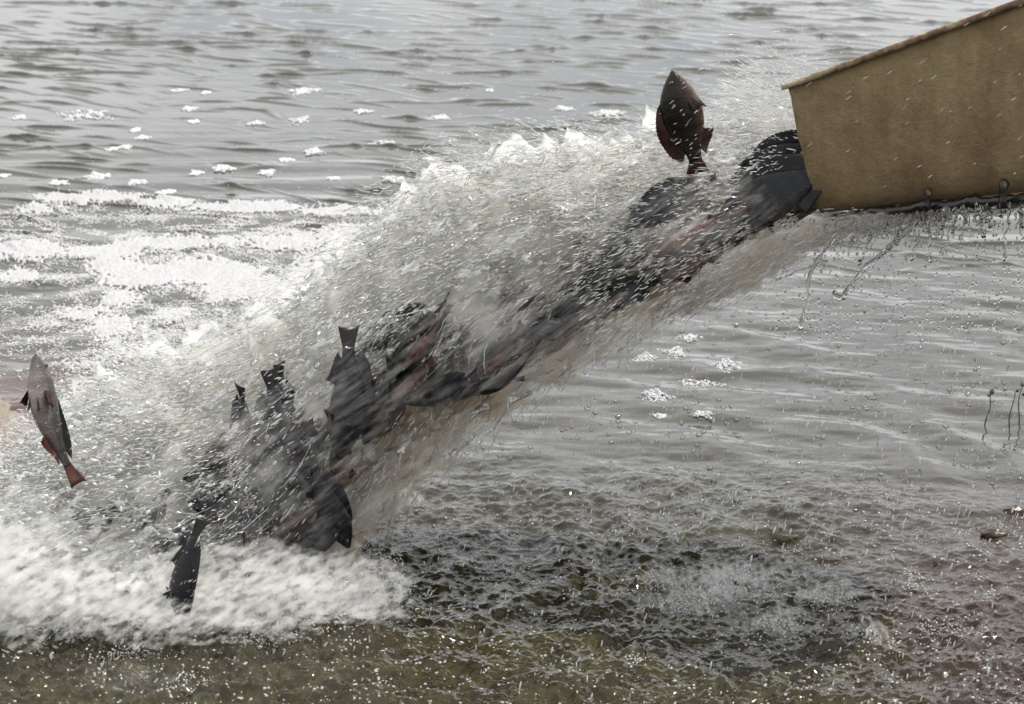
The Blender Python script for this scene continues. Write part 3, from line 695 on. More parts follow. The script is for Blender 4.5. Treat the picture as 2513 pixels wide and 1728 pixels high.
c, h, w = lerp(s_cen, t_), lerp(s_half, t_), lerp(s_wid, t_)
endc = np.clip((t_ - tt[0]) / 0.5, 0.02, 1) ** 0.5 * np.clip((tt[-1] - t_) / 0.5, 0.02, 1) ** 0.5
r_ = endc * (0.90 + 0.26 * fbm(t_ * 1.6, a_ * 1.6, 111, 3) + 0.20 * fbm(t_ * 4, a_ * 4, 113, 3))
P = c + h * 0.10 + h * (np.cos(a_) * r_ * 0.92)[:, None]
P[:, 1] += w * np.sin(a_) * r_ * 0.85 + 0.09
mist = quad_mesh('spray_mist', P, 160, 72, m_mist, wrap=True)
bm = bmesh.new(); bm.from_mesh(mist.data); bmesh.ops.holes_fill(bm, edges=[e for e in bm.edges if e.is_boundary], sides=0); bmesh.ops.recalc_face_normals(bm, faces=bm.faces); bm.to_mesh(mist.data); bm.free()
tag(mist, kind='stuff')

def streaks(name, n, trange, arange, rrange, m, lmin, lmax, tmin, tmax, spread=0.35, sub=1, jit=0.12, dy=0.0):
    t = rng.uniform(*trange, n); a = rng.uniform(*arange, n); r = rng.uniform(rrange[0] ** 2, rrange[1] ** 2, n) ** 0.5
    P, tn, out = in_stream(t, a, r)
    clump = fbm(t * 3.0, a * 2.2, 131, 3) + 0.6 * fbm(t * 9, a * 5, 133, 2)
    k = clump > rng.uniform(-1.1, 0.55, n)
    P, tn, out, r = P[k], tn[k], out[k], r[k]; n = len(P)
    P[:, 1] += dy
    D = tn + out / (np.linalg.norm(out, axis=1, keepdims=True) + 1e-6) * (spread * r)[:, None] + rng.normal(0, jit, (n, 3))
    L = np.exp(rng.uniform(math.log(lmin), math.log(lmax), n)); W = np.exp(rng.uniform(math.log(tmin), math.log(tmax), n))
    S = np.stack([np.maximum(L, W), W, W * rng.uniform(0.7, 1, n)], 1)
    ok = P[:, 2] > -0.01
    return tag(scatter(name, P[ok], dir_to_euler(D)[ok], S[ok], m, sub), kind='stuff')
pi = math.pi
streaks('spray', 46000, (1.3, NS - 0.2), (-1.25, 1.9), (0.60, 1.04), m_spray, 0.003, 0.020, 0.0004, 0.0017)
streaks('fringe_spray', 14000, (0.8, NS - 0.2), (-1.2, 1.2), (0.95, 1.30), m_spray, 0.002, 0.014, 0.0004, 0.0015, 0.5, 1, 0.2)
streaks('silty_spray', 14000, (2.0, NS - 1), (-1.9, 0.3), (0.45, 0.95), m_spray_cream, 0.005, 0.028, 0.0005, 0.0018)
streaks('near_spray', 15000, (1.3, NS - 1), (-2.9, -1.0), (0.85, 1.15), m_spray, 0.002, 0.014, 0.0004, 0.0016, 0.5, 1, 0.22)
streaks('mouth_spray', 3000, (1.9, 3.8), (-2.7, -.3), (.75, 1.12), m_spray, .003, .016, .0004, .0014, .4, 1, .2, dy=-.15)
streaks('low_spray', 12000, (8.0, NS - 0.3), (-3.1, 0.6), (0.85, 1.28), m_spray, 0.002, 0.012, 0.0004, 0.0018, 0.6, 1, 0.35)

# torn patches of spray on the near side of the fall
m_near, n, l, b = mat('torn_spray_volume'); n.remove(b)
vol = N(n, 'VolumePrincipled'); l.new(vol.outputs[0], n['Material Output'].inputs['Volume'])
vol.inputs['Color'].default_value = (0.99, 0.99, 0.98, 1); vol.inputs['Anisotropy'].default_value = 0.3
tcm = N(n, 'TexCoord'); mpm = N(n, 'Mapping', vector_type='TEXTURE'); l.new(tcm.outputs['Object'], mpm.inputs['Vector'])
mpm.inputs['Rotation'].default_value = (0, math.radians(-36), 0); mpm.inputs['Scale'].default_value = (0.13, 0.022, 0.022)
nm = N(n, 'TexNoise', Scale=1.0, Detail=5.0, Roughness=0.68); l.new(mpm.outputs[0], nm.inputs['Vector'])
nb = N(n, 'TexNoise', Scale=7.0, Detail=2.0); l.new(tcm.outputs['Object'], nb.inputs['Vector'])
ad = N(n, 'Math', operation='ADD'); l.new(nm.outputs['Fac'], ad.inputs[0]); l.new(nb.outputs['Fac'], ad.inputs[1])
mrm = N(n, 'MapRange'); mrm.inputs['From Min'].default_value = 1.04; mrm.inputs['From Max'].default_value = 1.32; mrm.inputs['To Max'].default_value = 12.0
l.new(ad.outputs[0], mrm.inputs['Value']); l.new(mrm.outputs[0], vol.inputs['Density'])
m_near.cycles.volume_step_rate = 0.12
tt = np.linspace(2.6, NS - 0.1, 80); aa = np.linspace(0, 2 * np.pi, 40, endpoint=False)
T, Aa = np.meshgrid(tt, aa, indexing='ij'); t_, a_ = T.ravel(), Aa.ravel()
c, h, w = lerp(s_cen, t_), lerp(s_half, t_), lerp(s_wid, t_)
endc = np.clip((t_ - tt[0]) / 0.7, 0.02, 1) ** 0.5 * np.clip((tt[-1] - t_) / 0.5, 0.02, 1) ** 0.5
r_ = endc * (1.0 + 0.2 * fbm(t_ * 1.7, a_ * 1.3, 117, 3))
P = c - h * 0.2 + h * (np.cos(a_) * r_ * 0.85)[:, None]
P[:, 1] += w * np.sin(a_) * r_ * 0.28 - w * 0.98
nmist = quad_mesh('torn_spray', P, 80, 40, m_near, wrap=True)
bm = bmesh.new(); bm.from_mesh(nmist.data); bmesh.ops.holes_fill(bm, edges=[e for e in bm.edges if e.is_boundary], sides=0); bmesh.ops.recalc_face_normals(bm, faces=bm.faces); bm.to_mesh(nmist.data); bm.free()
tag(nmist, kind='stuff')

def drops(name, P, D, L, W, m, sub=1):
    S = np.stack([np.maximum(L, W), W, W], 1)
    return tag(scatter(name, np.asarray(P), dir_to_euler(np.asarray(D)), S, m, sub), kind='stuff')
def pix(n, x0, x1, y0, y1): return rng.uniform(x0, x1, n), rng.uniform(y0, y1, n)
def pts_at(px, py, y): return np.array([at(a, b_, c_) for a, b_, c_ in zip(px, py, y)])
def lognorm(n, a, b_): return np.exp(rng.uniform(math.log(a), math.log(b_), n))

# fan of fine water thrown up where the fish leave the chute
n_ = 1700
ang = rng.normal(0.0, 0.42, n_); rad_ = rng.uniform(0.03, 0.26, n_) ** 1.0
org = at(2010, 350, 5.86)
D = np.stack([-np.cos(ang + 0.25), rng.normal(0, 0.25, n_), np.sin(ang + 0.25)], 1)
drops('fan_spray', org + D * rad_[:, None] + rng.normal(0, 0.008, (n_, 3)), D - np.array([0, 0, 0.3]) * rad_[:, None] * 3, lognorm(n_, .006, .022), lognorm(n_, .0005, .0011), m_spray)
n_ = 700
px, py = rng.normal(1900, 70, n_), rng.normal(235, 60, n_)
drops('thrown_spray', pts_at(px, py, rng.uniform(6.0, 6.3, n_)), np.stack([-np.ones(n_), rng.normal(0, .2, n_), rng.normal(0, .15, n_)], 1), lognorm(n_, .003, .016), lognorm(n_, .0006, .0018), m_spray)
# thin slanting drops crossing in front of the chute
n_ = 95
px, py = pix(n_, 1560, 2513, 0, 470)
drops('slanting_drops', pts_at(px, py, rng.uniform(4.8, 5.1, n_)), np.stack([-np.full(n_, .85), np.zeros(n_), rng.normal(-.62, .12, n_)], 1), lognorm(n_, .004, .009), lognorm(n_, .0004, .0008), m_spray)
n_ = 260
px, py = pix(n_, 750, 1700, 130, 560)
drops('stray_drops', pts_at(px, py, rng.uniform(5.4, 6.2, n_)), np.stack([-np.full(n_, .85), np.zeros(n_), rng.normal(-.45, .2, n_)], 1), lognorm(n_, .003, .010), lognorm(n_, .0005, .0012), m_spray)

# ropes and torn sheets of water thrown off the fall
def ropes(name, n, trange, arange, rrange, m, r0, r1, seg, step):
    V, F = [], []; base = 0
    for k in range(n):
        t = np.array([rng.uniform(*trange)]); a = np.array([rng.uniform(*arange)]); r = np.array([rng.uniform(*rrange)])
        P, tn, out = in_stream(t, a, r); p = P[0]; d = tn[0] + .4 * r[0] * out[0] / np.linalg.norm(out[0]) + rng.normal(0, .25, 3)
        pts, rr = [], []; rad = math.exp(rng.uniform(math.log(r0), math.log(r1))); L = int(rng.integers(seg // 2, seg))
        for i in range(L):
            pts.append(p); rr.append(rad * (math.sin(pi * (i + .4) / L) * .8 + .2) * rng.uniform(.6, 1.3))
            d = d + rng.normal(0, .16, 3); d[2] -= .03; d /= np.linalg.norm(d); p = p + d * step
        v, f = tube_pts(pts, rr, 5, .2, k)
        V += list(v); F += [tuple(x + base for x in q) for q in f]; base = len(V)
    return tag(link_mesh(name, V, F, m), kind='stuff')
def sheets(name, n, trange, arange, rrange, m, size):
    V, F = [], []; nu_, nv_ = 16, 11
    for k in range(n):
        t = np.array([rng.uniform(*trange)]); a = np.array([rng.uniform(*arange)]); r = np.array([rng.uniform(*rrange)])
        P, tn, out = in_stream(t, a, r); T_ = tn[0] + rng.normal(0, .25, 3); T_ /= np.linalg.norm(T_)
        O_ = out[0] / np.linalg.norm(out[0]) + rng.normal(0, .5, 3); B_ = np.cross(T_, O_); B_ /= np.linalg.norm(B_); O_ = np.cross(B_, T_)
        sz = size * rng.uniform(.5, 1.4); U, W2 = np.meshgrid(np.linspace(-1, 1, nu_), np.linspace(-1, 1, nv_), indexing='ij')
        sd = k * 3.7
        zz = .35 * fbm(U * 1.3 + sd, W2 * 1.3, 251, 2); hole = 1.05 - np.sqrt(U ** 2 + W2 ** 2) + .75 * fbm(U * 2.2 + sd, W2 * 2.2, 253, 2)
        G_ = P[0] + sz * (U[..., None] * T_ * 1.7 + W2[..., None] * B_ * .6 + zz[..., None] * O_)
        base = len(V); th_ = .0008
        G2 = np.concatenate([(G_ + O_ * th_).reshape(-1, 3), (G_ - O_ * th_).reshape(-1, 3)]); V += list(G2); kp = hole > .15; q = lambda i, j: i * nv_ + j
        for i in range(nu_ - 1):
            for j in range(nv_ - 1):
                if kp[i, j] and kp[i + 1, j] and kp[i, j + 1] and kp[i + 1, j + 1]:
                    c_ = [q(i, j), q(i + 1, j), q(i + 1, j + 1), q(i, j + 1)]
                    F.append(tuple(base + x for x in c_)); F.append(tuple(base + nu_ * nv_ + x for x in c_[::-1]))
    return tag(link_mesh(name, V, F, m), kind='stuff')
m_sheet = drop_mat('water_sheet', 0, 0.26, 0.16, (0.9, 0.9, 0.89))
streaks('spray_clots', 5200, (1.4, NS - .3), (-1.5, 1.4), (.86, 1.06), m_sheet, .0035, .012, .0020, .0060, .5, 2, .5)
ropes('water_ropes', 420, (1.6, NS - .4), (-2.6, 1.3), (.92, 1.12), m_sheet, .0008, .0024, 16, .009)
ropes('clear_ropes', 160, (2.5, NS - .6), (-2.9, -1.0), (.95, 1.15), m_glass, .0009, .0026, 18, .009)
sheets('torn_sheets', 520, (1.6, NS - .4), (-2.7, 1.2), (.82, 1.08), m_sheet, .018)
# silty lower fringe and the mist where the stream lands
def puff(name, m, P0, rx, ry, rz, seed, amp=.35):
    u, v = np.meshgrid(np.linspace(.04, pi - .04, 40), np.linspace(0, 2 * pi, 64, endpoint=False), indexing='ij'); u, v = u.ravel(), v.ravel()
    D_ = np.stack([np.sin(u) * np.cos(v), np.sin(u) * np.sin(v), np.cos(u)], 1)
    r = 1 + amp * fbm(D_[:, 0] * 2 + D_[:, 2] * 1.3 + seed, D_[:, 1] * 2 - D_[:, 2] * 1.7, 261, 4)
    o = quad_mesh(name, P0 + D_ * r[:, None] * np.array([rx, ry, rz]), 40, 64, m, wrap=True)
    bm = bmesh.new(); bm.from_mesh(o.data); bmesh.ops.holes_fill(bm, edges=[e for e in bm.edges if e.is_boundary], sides=0); bmesh.ops.recalc_face_normals(bm, faces=bm.faces); bm.to_mesh(o.data); bm.free()
    return tag(o, kind='stuff')
def streak_volume(name, c, dens, lo, hi, rot, sc, g=.4):
    m, n, l, b = mat(name); n.remove(b)
    vol = N(n, 'VolumePrincipled'); l.new(vol.outputs[0], n['Material Output'].inputs['Volume']); vol.inputs['Color'].default_value = (*c, 1); vol.inputs['Anisotropy'].default_value = g
    t = N(n, 'TexCoord'); mp = N(n, 'Mapping', vector_type='TEXTURE'); l.new(t.outputs['Object'], mp.inputs['Vector']); mp.inputs['Rotation'].default_value = (0, math.radians(rot), 0); mp.inputs['Scale'].default_value = sc
    a = N(n, 'TexNoise', Scale=1.0, Detail=4.0, Roughness=.62); l.new(mp.outputs[0], a.inputs['Vector'])
    q = N(n, 'MapRange'); q.inputs['From Min'].default_value = lo; q.inputs['From Max'].default_value = hi; q.inputs['To Max'].default_value = dens
    l.new(a.outputs['Fac'], q.inputs['Value']); l.new(q.outputs[0], vol.inputs['Density']); m.cycles.volume_step_rate = .15
    return m
m_land = streak_volume('landing_spray_volume', (.99, .99, .98), 50., .52, .65, -34, (.036, .016, .016))
puff('landing_spray', m_land, at(250, 1440, 5.14), .40, .16, .075, 1.0, .7)
puff('landing_spray', m_land, at(600, 1450, 5.16), .28, .14, .065, 5.0, .7)
puff('landing_spray', m_land, at(850, 1440, 5.28), .11, .09, .05, 9.0, .9)
puff('landing_spray', m_land, at(-20, 1380, 5.20), .24, .18, .13, 13.0, .6)
streaks('landing_clots', 3800, (8.8, NS - .1), (-3.1, 1.0), (.85, 1.25), m_spray, .0030, .010, .0016, .0052, .5, 2, .6)
sheets('landing_sheets', 260, (9.0, NS - .1), (-3.1, .4), (.80, 1.22), m_sheet, .018)
ropes('landing_ropes', 260, (9.0, NS - .1), (-3.1, 0.6), (.85, 1.25), m_sheet, .0008, .0026, 14, .008)
n_ = 9000
px = rng.uniform(-60, 990, n_); py = 1505 + rng.normal(0, 46, n_) - 50 * (px > 880)
P = np.array([on_water(a, b_) for a, b_ in zip(px, py)]); P[:, 2] += .10 * rng.random(n_) ** 2.2 * (.5 + np.clip(fbm(px / 50, py / 30, 281, 3) + .5, 0, 2))
k_ = fbm(px / 60, py / 28, 283, 3) > rng.uniform(-.9, .6, n_)
P = P[k_]; n_ = len(P)
drops('landing_drops', P, np.stack([rng.normal(-.2, .6, n_), rng.normal(-.3, .5, n_), rng.normal(.3, .5, n_)], 1), lognorm(n_, .0012, .009), lognorm(n_, .0006, .0028), m_spray)
m_mouth = streak_volume('veil_spray_volume', (.98, .98, .97), 14., .53, .68, -36, (.10, .015, .015))
puff('veil_mist', m_mouth, at(1740, 500, 5.46), .13, .05, .10, 21.0, .5)
puff('veil_mist', m_mouth, at(1620, 590, 5.44), .15, .05, .08, 25.0, .5)
puff('veil_mist', m_mouth, at(1300, 820, 5.38), .24, .05, .13, 29.0, .5)
m_veil = streak_volume('thin_veil_spray_volume', (.98, .98, .97), 9., .56, .68, -36, (.08, .016, .016))
puff('veil_mist', m_veil, at(900, 1000, 5.24), .17, .05, .17, 33.0, .5)
puff('veil_mist', m_veil, at(640, 1180, 5.22), .20, .05, .18, 37.0, .5)
m_burst = streak_volume('burst_spray_volume', (.99, .99, .98), 30., .50, .70, 70, (.035, .012, .012))
for px, py, a, b_ in ((1800, 1455, .10, .055), (1690, 1495, .09, .035), (2020, 1480, .06, .035), (1640, 1440, .06, .03), (960, 1235, .07, .035), (1900, 1550, .08, .03), (2130, 1580, .06, .035)):
    puff('burst_spray', m_burst, on_water(px, py) + np.array([0, 0, .012]), a, a * .8, b_, px * .01, .7)
m_silt = streak_volume('silty_spray_volume', (.84, .73, .56), 36., .45, .68, -38, (.12, .018, .018), .3)
tt = np.linspace(2.2, 8.6, 90); aa = np.linspace(0, 2 * np.pi, 40, endpoint=False); T, Aa = np.meshgrid(tt, aa, indexing='ij'); t_, a_ = T.ravel(), Aa.ravel()
c, h, w = lerp(s_cen, t_), lerp(s_half, t_), lerp(s_wid, t_)
r_ = np.clip((t_ - tt[0]) / .6, .02, 1) ** .5 * np.clip((tt[-1] - t_) / .6, .02, 1) ** .5 * (1 + .45 * fbm(t_ * 3, a_ * 1.8, 271, 4))
P = c - h * .64 + h * (np.cos(a_) * r_ * .36)[:, None]; P[:, 1] += w * np.sin(a_) * r_ * .5 - .12 * w
o = quad_mesh('silty_mist', P, 90, 40, m_silt, wrap=True)
bm = bmesh.new(); bm.from_mesh(o.data); bmesh.ops.holes_fill(bm, edges=[e for e in bm.edges if e.is_boundary], sides=0); bmesh.ops.recalc_face_normals(bm, faces=bm.faces); bm.to_mesh(o.data); bm.free(); tag(o, kind='stuff')

# drops flung off the two lone fish
def flung(name, px, py, sx, sy, y, n, slant):
    a, b_ = rng.normal(px, sx, n), rng.normal(py, sy, n)
    return drops(name, pts_at(a, b_, y + rng.normal(0, .05, n)), np.stack([np.full(n, -.7) + rng.normal(0, .2, n), rng.normal(0, .2, n), np.full(n, slant) + rng.normal(0, .2, n)], 1), lognorm(n, .002, .008), lognorm(n, .0004, .0011), m_spray)
flung('flung_drops', 150, 1010, 75, 110, 5.06, 90, -.8)
flung('flung_drops', 1700, 340, 60, 90, 5.44, 60, -.5)
flung('flung_drops', 440, 1420, 70, 70, 5.00, 80, -.6)
# water spilling along and off the floor lip
V, F = [], []
pl = np.array([(2330, 530), (2200, 545), (2080, 552), (1990, 575), (1890, 620), (1780, 690), (1660, 765)], float)
pts, rr = [], []
for i in range(60):
    f = i / 59 * (len(pl) - 1); k = min(int(f), len(pl) - 2); q = pl[k] + (pl[k + 1] - pl[k]) * (f - k)
    pts.append(at(q[0], q[1], 5.46 + .0012 * i)); rr.append((.010 + .030 * min(1, i / 40)) * (1 if i < 45 else 1 - (i - 45) / 22) * (0.8 + 0.5 * abs(float(gnoise(np.array([i * .23]), np.array([.7]), 33)[0]))))
m_spill, n, l, b = mat('spilling_water_volume'); n.remove(b)
vol = N(n, 'VolumePrincipled'); l.new(vol.outputs[0], n['Material Output'].inputs['Volume'])
vol.inputs['Color'].default_value = (0.80, 0.75, 0.68, 1); vol.inputs['Anisotropy'].default_value = 0.3
tcm = N(n, 'TexCoord'); mpm = N(n, 'Mapping', vector_type='TEXTURE'); l.new(tcm.outputs['Object'], mpm.inputs['Vector'])
mpm.inputs['Rotation'].default_value = (0, math.radians(-24), 0); mpm.inputs['Scale'].default_value = (0.14, 0.016, 0.016)
nm = N(n, 'TexNoise', Scale=1.0, Detail=4.0, Roughness=0.65); l.new(mpm.outputs[0], nm.inputs['Vector'])
mrm = N(n, 'MapRange'); mrm.inputs['From Min'].default_value = 0.40; mrm.inputs['From Max'].default_value = 0.66; mrm.inputs['To Max'].default_value = 55.0
l.new(nm.outputs['Fac'], mrm.inputs['Value']); l.new(mrm.outputs[0], vol.inputs['Density']); m_spill.cycles.volume_step_rate = 0.15
V, F = tube_pts(pts, [r * 1.25 for r in rr], 24, .15, 1)
tag(link_mesh('spilling_water', V, F, m_spill), kind='stuff')
n_ = 2600
f = rng.random(n_) * 58; k = f.astype(int); pa, ra = np.array(pts), np.array(rr)
P = pa[k] + (pa[k + 1] - pa[k]) * (f - k)[:, None]; D = pa[k + 1] - pa[k]; D /= np.linalg.norm(D, axis=1, keepdims=True)
off = rng.normal(0, .62, (n_, 3)); off[:, 2] -= .25
drops('spill_drops', P + off * ra[k][:, None], D + rng.normal(0, .12, (n_, 3)), lognorm(n_, .003, .016), lognorm(n_, .0004, .0013), m_spray)

# water hanging and falling from the chute's lower edge
def strand(name, pl, y, r0, lab, grp='water strands hanging from the chute edge', seed=0):
    n_s = 26
    pl = np.array(pl, float); d = np.concatenate([[0], np.cumsum(np.linalg.norm(np.diff(pl, axis=0), axis=1))]); d /= d[-1]
    pts, rr = [], []
    for i in range(n_s):
        f = i / (n_s - 1)
        x_, y_ = np.interp(f, d, pl[:, 0]), np.interp(f, d, pl[:, 1])
        x_ += 9 * float(gnoise(np.array([f * 6.]), np.array([seed * 1.3]), 21)[0])
        pts.append(at(x_, y_, y + 0.01 * math.sin(f * 9 + seed)))
        rr.append(r0 * .92 * (1 - 0.45 * f) * (0.55 + 1.1 * abs(float(gnoise(np.array([f * 8.]), np.array([seed * 2.1]), 23)[0]))))
    rr[-1] = r0 * 0.5; rr[-2] = r0 * 0.95; rr[-3] = r0 * 0.8
    V, F = tube_pts(pts, rr, 10, 0.22, seed)
    o = link_mesh(name, V, F, m_glass)
    return tag(o, lab, 'water strand', grp)
G_SHORT = 'short clear water drip hanging from the dark lower edge of the chute'
strand('water_strand', [(2262, 535), (2180, 610), (2110, 672), (2060, 735), (2050, 715)], 5.36, .0075, 'longest clear water strand slanting down left with looped end', seed=1)
strand('water_strand', [(2235, 545), (2150, 640), (2085, 700), (2072, 735)], 5.37, .0055, 'clear water strand running close beside the longest one', seed=9)
strand('water_strand', [(2070, 560), (2030, 610), (1992, 660), (1978, 740), (1966, 810)], 5.40, .0065, 'clear water strand nearest the stream, kinked then falling straight', seed=2)
strand('water_strand', [(2030, 640), (1960, 665), (1900, 690)], 5.40, .0035, 'thin water thread branching left from the kinked strand', seed=3)
strand('water_strand', [(2145, 560), (2128, 600), (2112, 650)], 5.40, .0050, 'short water strand between the kinked and the longest strand', seed=4)
ORD = ('first', 'second', 'third', 'fourth', 'fifth', 'sixth', 'seventh', 'eighth', 'ninth', 'tenth', 'eleventh', 'twelfth', 'thirteenth', 'fourteenth', 'fifteenth', 'sixteenth')
for k, pl in enumerate(sorted(([(2290, 515), (2284, 570), (2278, 645)], [(2318, 512), (2312, 562)], [(2348, 508), (2338, 572)], [(2398, 500), (2412, 582)], [(2482, 488), (2472, 560), (2462, 640)], [(2446, 495), (2418, 545)], [(2176, 548), (2176, 574)], [(2500, 485), (2508, 560)], [(2208, 545), (2200, 600)], [(2250, 535), (2246, 585), (2240, 640)], [(2370, 505), (2366, 548)], [(2428, 497), (2430, 560)], [(2105, 556), (2092, 590)], [(2464, 490), (2452, 530)]), key=lambda q: q[0][0])):
    strand('water_strand', pl, 5.36, .0042 + .0010 * (k % 3), f'{ORD[k]} short clear drip from the left along the dark chute edge', seed=11 + k)
n_ = 420
px = rng.uniform(2020, 2530, n_); py = 552 - (px - 2020) * .125 + 70 * rng.random(n_) ** 1.6
drops('edge_drops', pts_at(px, py, rng.uniform(5.3, 5.44, n_)), np.stack([rng.normal(-.15, .2, n_), rng.normal(0, .1, n_), -np.ones(n_)], 1), lognorm(n_, .0020, .010), lognorm(n_, .0010, .0030), m_glass, 2)
n_ = 700
px = rng.uniform(1900, 2520, n_); py = 545 + 300 * rng.random(n_) ** 1.3 - (px - 1900) * 0.06
drops('clear_drops', pts_at(px, py, rng.uniform(5.2, 5.7, n_)), np.stack([rng.normal(-.25, .15, n_), rng.normal(0, .1, n_), -np.ones(n_)], 1), lognorm(n_, .0022, .0055), lognorm(n_, .0014, .0034), m_glass, 2)

# drops raining on to the lake
def rain(name, n, x0, x1, y0, y1, lift, lmin, lmax, wmin, wmax, m, slant=-.3):
    px, py = pix(n, x0, x1, y0, y1)
    cl = fbm(px / 160, py / 220, 151, 3) > rng.uniform(-1.0, .7, n)
    px, py = px[cl], py[cl]; n = len(px)
    P = np.array([on_water(a, b_) for a, b_ in zip(px, py)]); c0 = np.array([0, 0, CAM_H])
    f = rng.uniform(0.01, lift, n)[:, None]
    P = P + (c0 - P) * f
    return drops(name, P, np.stack([rng.normal(slant, .12, n), rng.normal(0, .1, n), -np.ones(n)], 1), lognorm(n, lmin, lmax), lognorm(n, wmin, wmax), m)
rain('falling_drops', 3000, 1250, 2530, 600, 1330, .16, .003, .010, .0006, .0019, m_spray)
rain('heavy_drops', 150, 1700, 2530, 700, 1400, .10, .006, .013, .0015, .0030, m_spray)
rain('low_drops', 500, 850, 2530, 1200, 1760, .06, .003, .010, .0008, .0024, m_spray, -.2)
rain('front_drops', 420, 330, 1980, 480, 1500, .14, .003, .007, .0006, .0014, m_spray, -.4)
rain('left_drops', 160, -20, 800, 700, 1750, .05, .003, .010, .0008, .0022, m_spray, -.6)

# white plunge splashes in the near water
def burst(name, px, py, n, h, rad):
    c0 = on_water(px, py)
    az = rng.uniform(0, 2 * pi, n); q = rng.random(n) ** 0.6
    P = c0 + np.stack([np.cos(az) * rad * q, np.sin(az) * rad * q * 0.8, h * (1 - q) * rng.random(n) ** 0.7 + .004], 1) + rng.normal(0, .012, (n, 3)) * np.array([1.5, 1.5, .3])
    P[:, 2] = np.maximum(P[:, 2], .002)
    D = np.stack([np.cos(az) * .6 - .3, np.sin(az) * .5, .8 * np.ones(n)], 1) + rng.normal(0, 1.0, (n, 3))
    return P, D
Ps, Ds = [], []
for px, py, n_, h_, r_ in ((1810, 1470, 520, .10, .085), (1700, 1500, 260, .05, .08), (1640, 1455, 200, .04, .07), (2030, 1490, 300, .06, .07), (2215, 1450, 220, .06, .05), (1900, 1560, 260, .04, .09), (2130, 1590, 220, .05, .07), (1560, 1640, 150, .03, .07),
                           (960, 1250, 260, .05, .08), (1250, 1400, 120, .03, .05), (1060, 1330, 160, .03, .08), (300, 1640, 260, .04, .10), (620, 1600, 180, .04, .08), (460, 1690, 140, .04, .05), (2310, 1560, 150, .04, .06), (900, 1460, 500, .06, .12), (760, 1520, 420, .05, .12)):
    a, b_ = burst('x', px, py, n_, h_, r_); Ps.append(a); Ds.append(b_)
Ps, Ds = np.concatenate(Ps), np.concatenate(Ds)
drops('plunge_splashes', Ps, Ds, lognorm(len(Ps), .0008, .0042), lognorm(len(Ps), .0004, .0024), m_spray)

# ------------------------------------------------------------------ foam and bubbles on the lake
def bumps(px, py, L):
    v = np.zeros_like(px)
    for cx, cy_, rx, ry, w in L: v = np.maximum(v, w * np.exp(-(((px - cx) / rx) ** 2 + ((py - cy_) / ry) ** 2)))
    return v
DENSE = [(215, 488, 170, 16, 1), (420, 500, 120, 12, .8), (600, 512, 190, 14, 1), (840, 522, 120, 16, 1), (60, 615, 160, 26, 1), (250, 622, 160, 20, 1), (400, 603, 150, 14, .9), (330, 655, 150, 20, 1), (460, 672, 190, 38, 1.25), (600, 710, 150, 34, 1.1), (800, 680, 120, 50, 1.1),
         (30, 680, 90, 20, .9), (300, 742, 50, 22, .9), (270, 800, 60, 50, .95), (420, 775, 50, 20, .8), (540, 850, 70, 26, .9), (200, 770, 60, 20, .7), (330, 870, 110, 26, .9), (700, 750, 90, 26, .9), (90, 520, 60, 12, .7), (640, 600, 200, 20, .8), (240, 900, 100, 20, .6), (860, 600, 80, 60, .8)]
LACE = [(610, 563, 240, 40, 1), (263, 573, 110, 26, 1), (70, 563, 120, 36, 1), (380, 620, 260, 24, .8), (130, 520, 130, 22, .7), (420, 530, 160, 20, .7), (330, 690, 330, 40, .7), (330, 800, 260, 70, .6), (750, 620, 120, 60, .9)]
gx, gy = np.meshgrid(np.arange(-90, 960, 2.2), np.arange(462, 935, 1.4))
W_ = np.array([on_water(a, b_) for a, b_ in zip(gx.ravel(), gy.ravel())])
val = bumps(gx.ravel(), gy.ravel(), DENSE) + 0.30 * fbm(W_[:, 0] * 5, W_[:, 1] * 2.6, 161, 4) + 0.20 * fbm(W_[:, 0] * 26, W_[:, 1] * 14, 163, 3) + 0.30 * fbm(W_[:, 0] * 70, W_[:, 1] * 40, 164, 2) - 0.38
keep = val > 0
hb = height(W_[:, 0], W_[:, 1])
th = 0.012 * np.clip(val * 3, 0, 1) ** 0.5
cell = fbm(W_[:, 0] * 60, W_[:, 1] * 60, 165, 2)
Fm = W_.copy(); Fm[:, 2] = hb + th * (0.7 + 0.35 * fbm(W_[:, 0] * 14, W_[:, 1] * 12, 167, 2)) + 0.0028 * cell + 0.001 - 0.01 * (val < 0.02)
tag(quad_mesh('foam_sheet', Fm, gx.shape[0], gx.shape[1], m_foam, keep=keep), kind='stuff')

def surface_bubbles(name, px, py, rmin, rmax, m, flat=0.75, sub=1):
    P = np.array([on_water(a, b_) for a, b_ in zip(px, py)])
    P[:, 2] = height(P[:, 0], P[:, 1])
    n = len(P); r = lognorm(n, rmin, rmax)
    return tag(scatter(name, P, np.zeros((n, 3)), np.stack([r, r, r * flat], 1), m, sub), kind='stuff')
def sample(n, x0, x1, y0, y1, prob):
    px, py = pix(n, x0, x1, y0, y1); k = prob(px, py) > rng.random(n); return px[k], py[k]
px, py = sample(150000, -60, 950, 470, 930, lambda a, b_: 1.4 * bumps(a, b_, LACE) * np.clip(0.45 + 1.5 * fbm(a / 75, b_ / 24, 171, 3), 0, 1.2) + 0.35 * (bumps(a, b_, DENSE) > .45))
surface_bubbles('bubble_lace', px, py, .0020, .0052, m_bubble_foam)
px, py = sample(5000, -20, 1700, 180, 500, lambda a, b_: 0.20 * (fbm(a / 120, b_ / 40, 173, 3) > .1) + .03)
surface_bubbles('scattered_bubbles', px, py, .0016, .0050, m_bubble_foam)
px, py = sample(3200, 1000, 2530, 750, 1700, lambda a, b_: .45 + .9 * fbm(a / 200, b_ / 90, 175, 2))
surface_bubbles('film_bubbles', px, py, .0025, .0085, m_film, .7, 2)
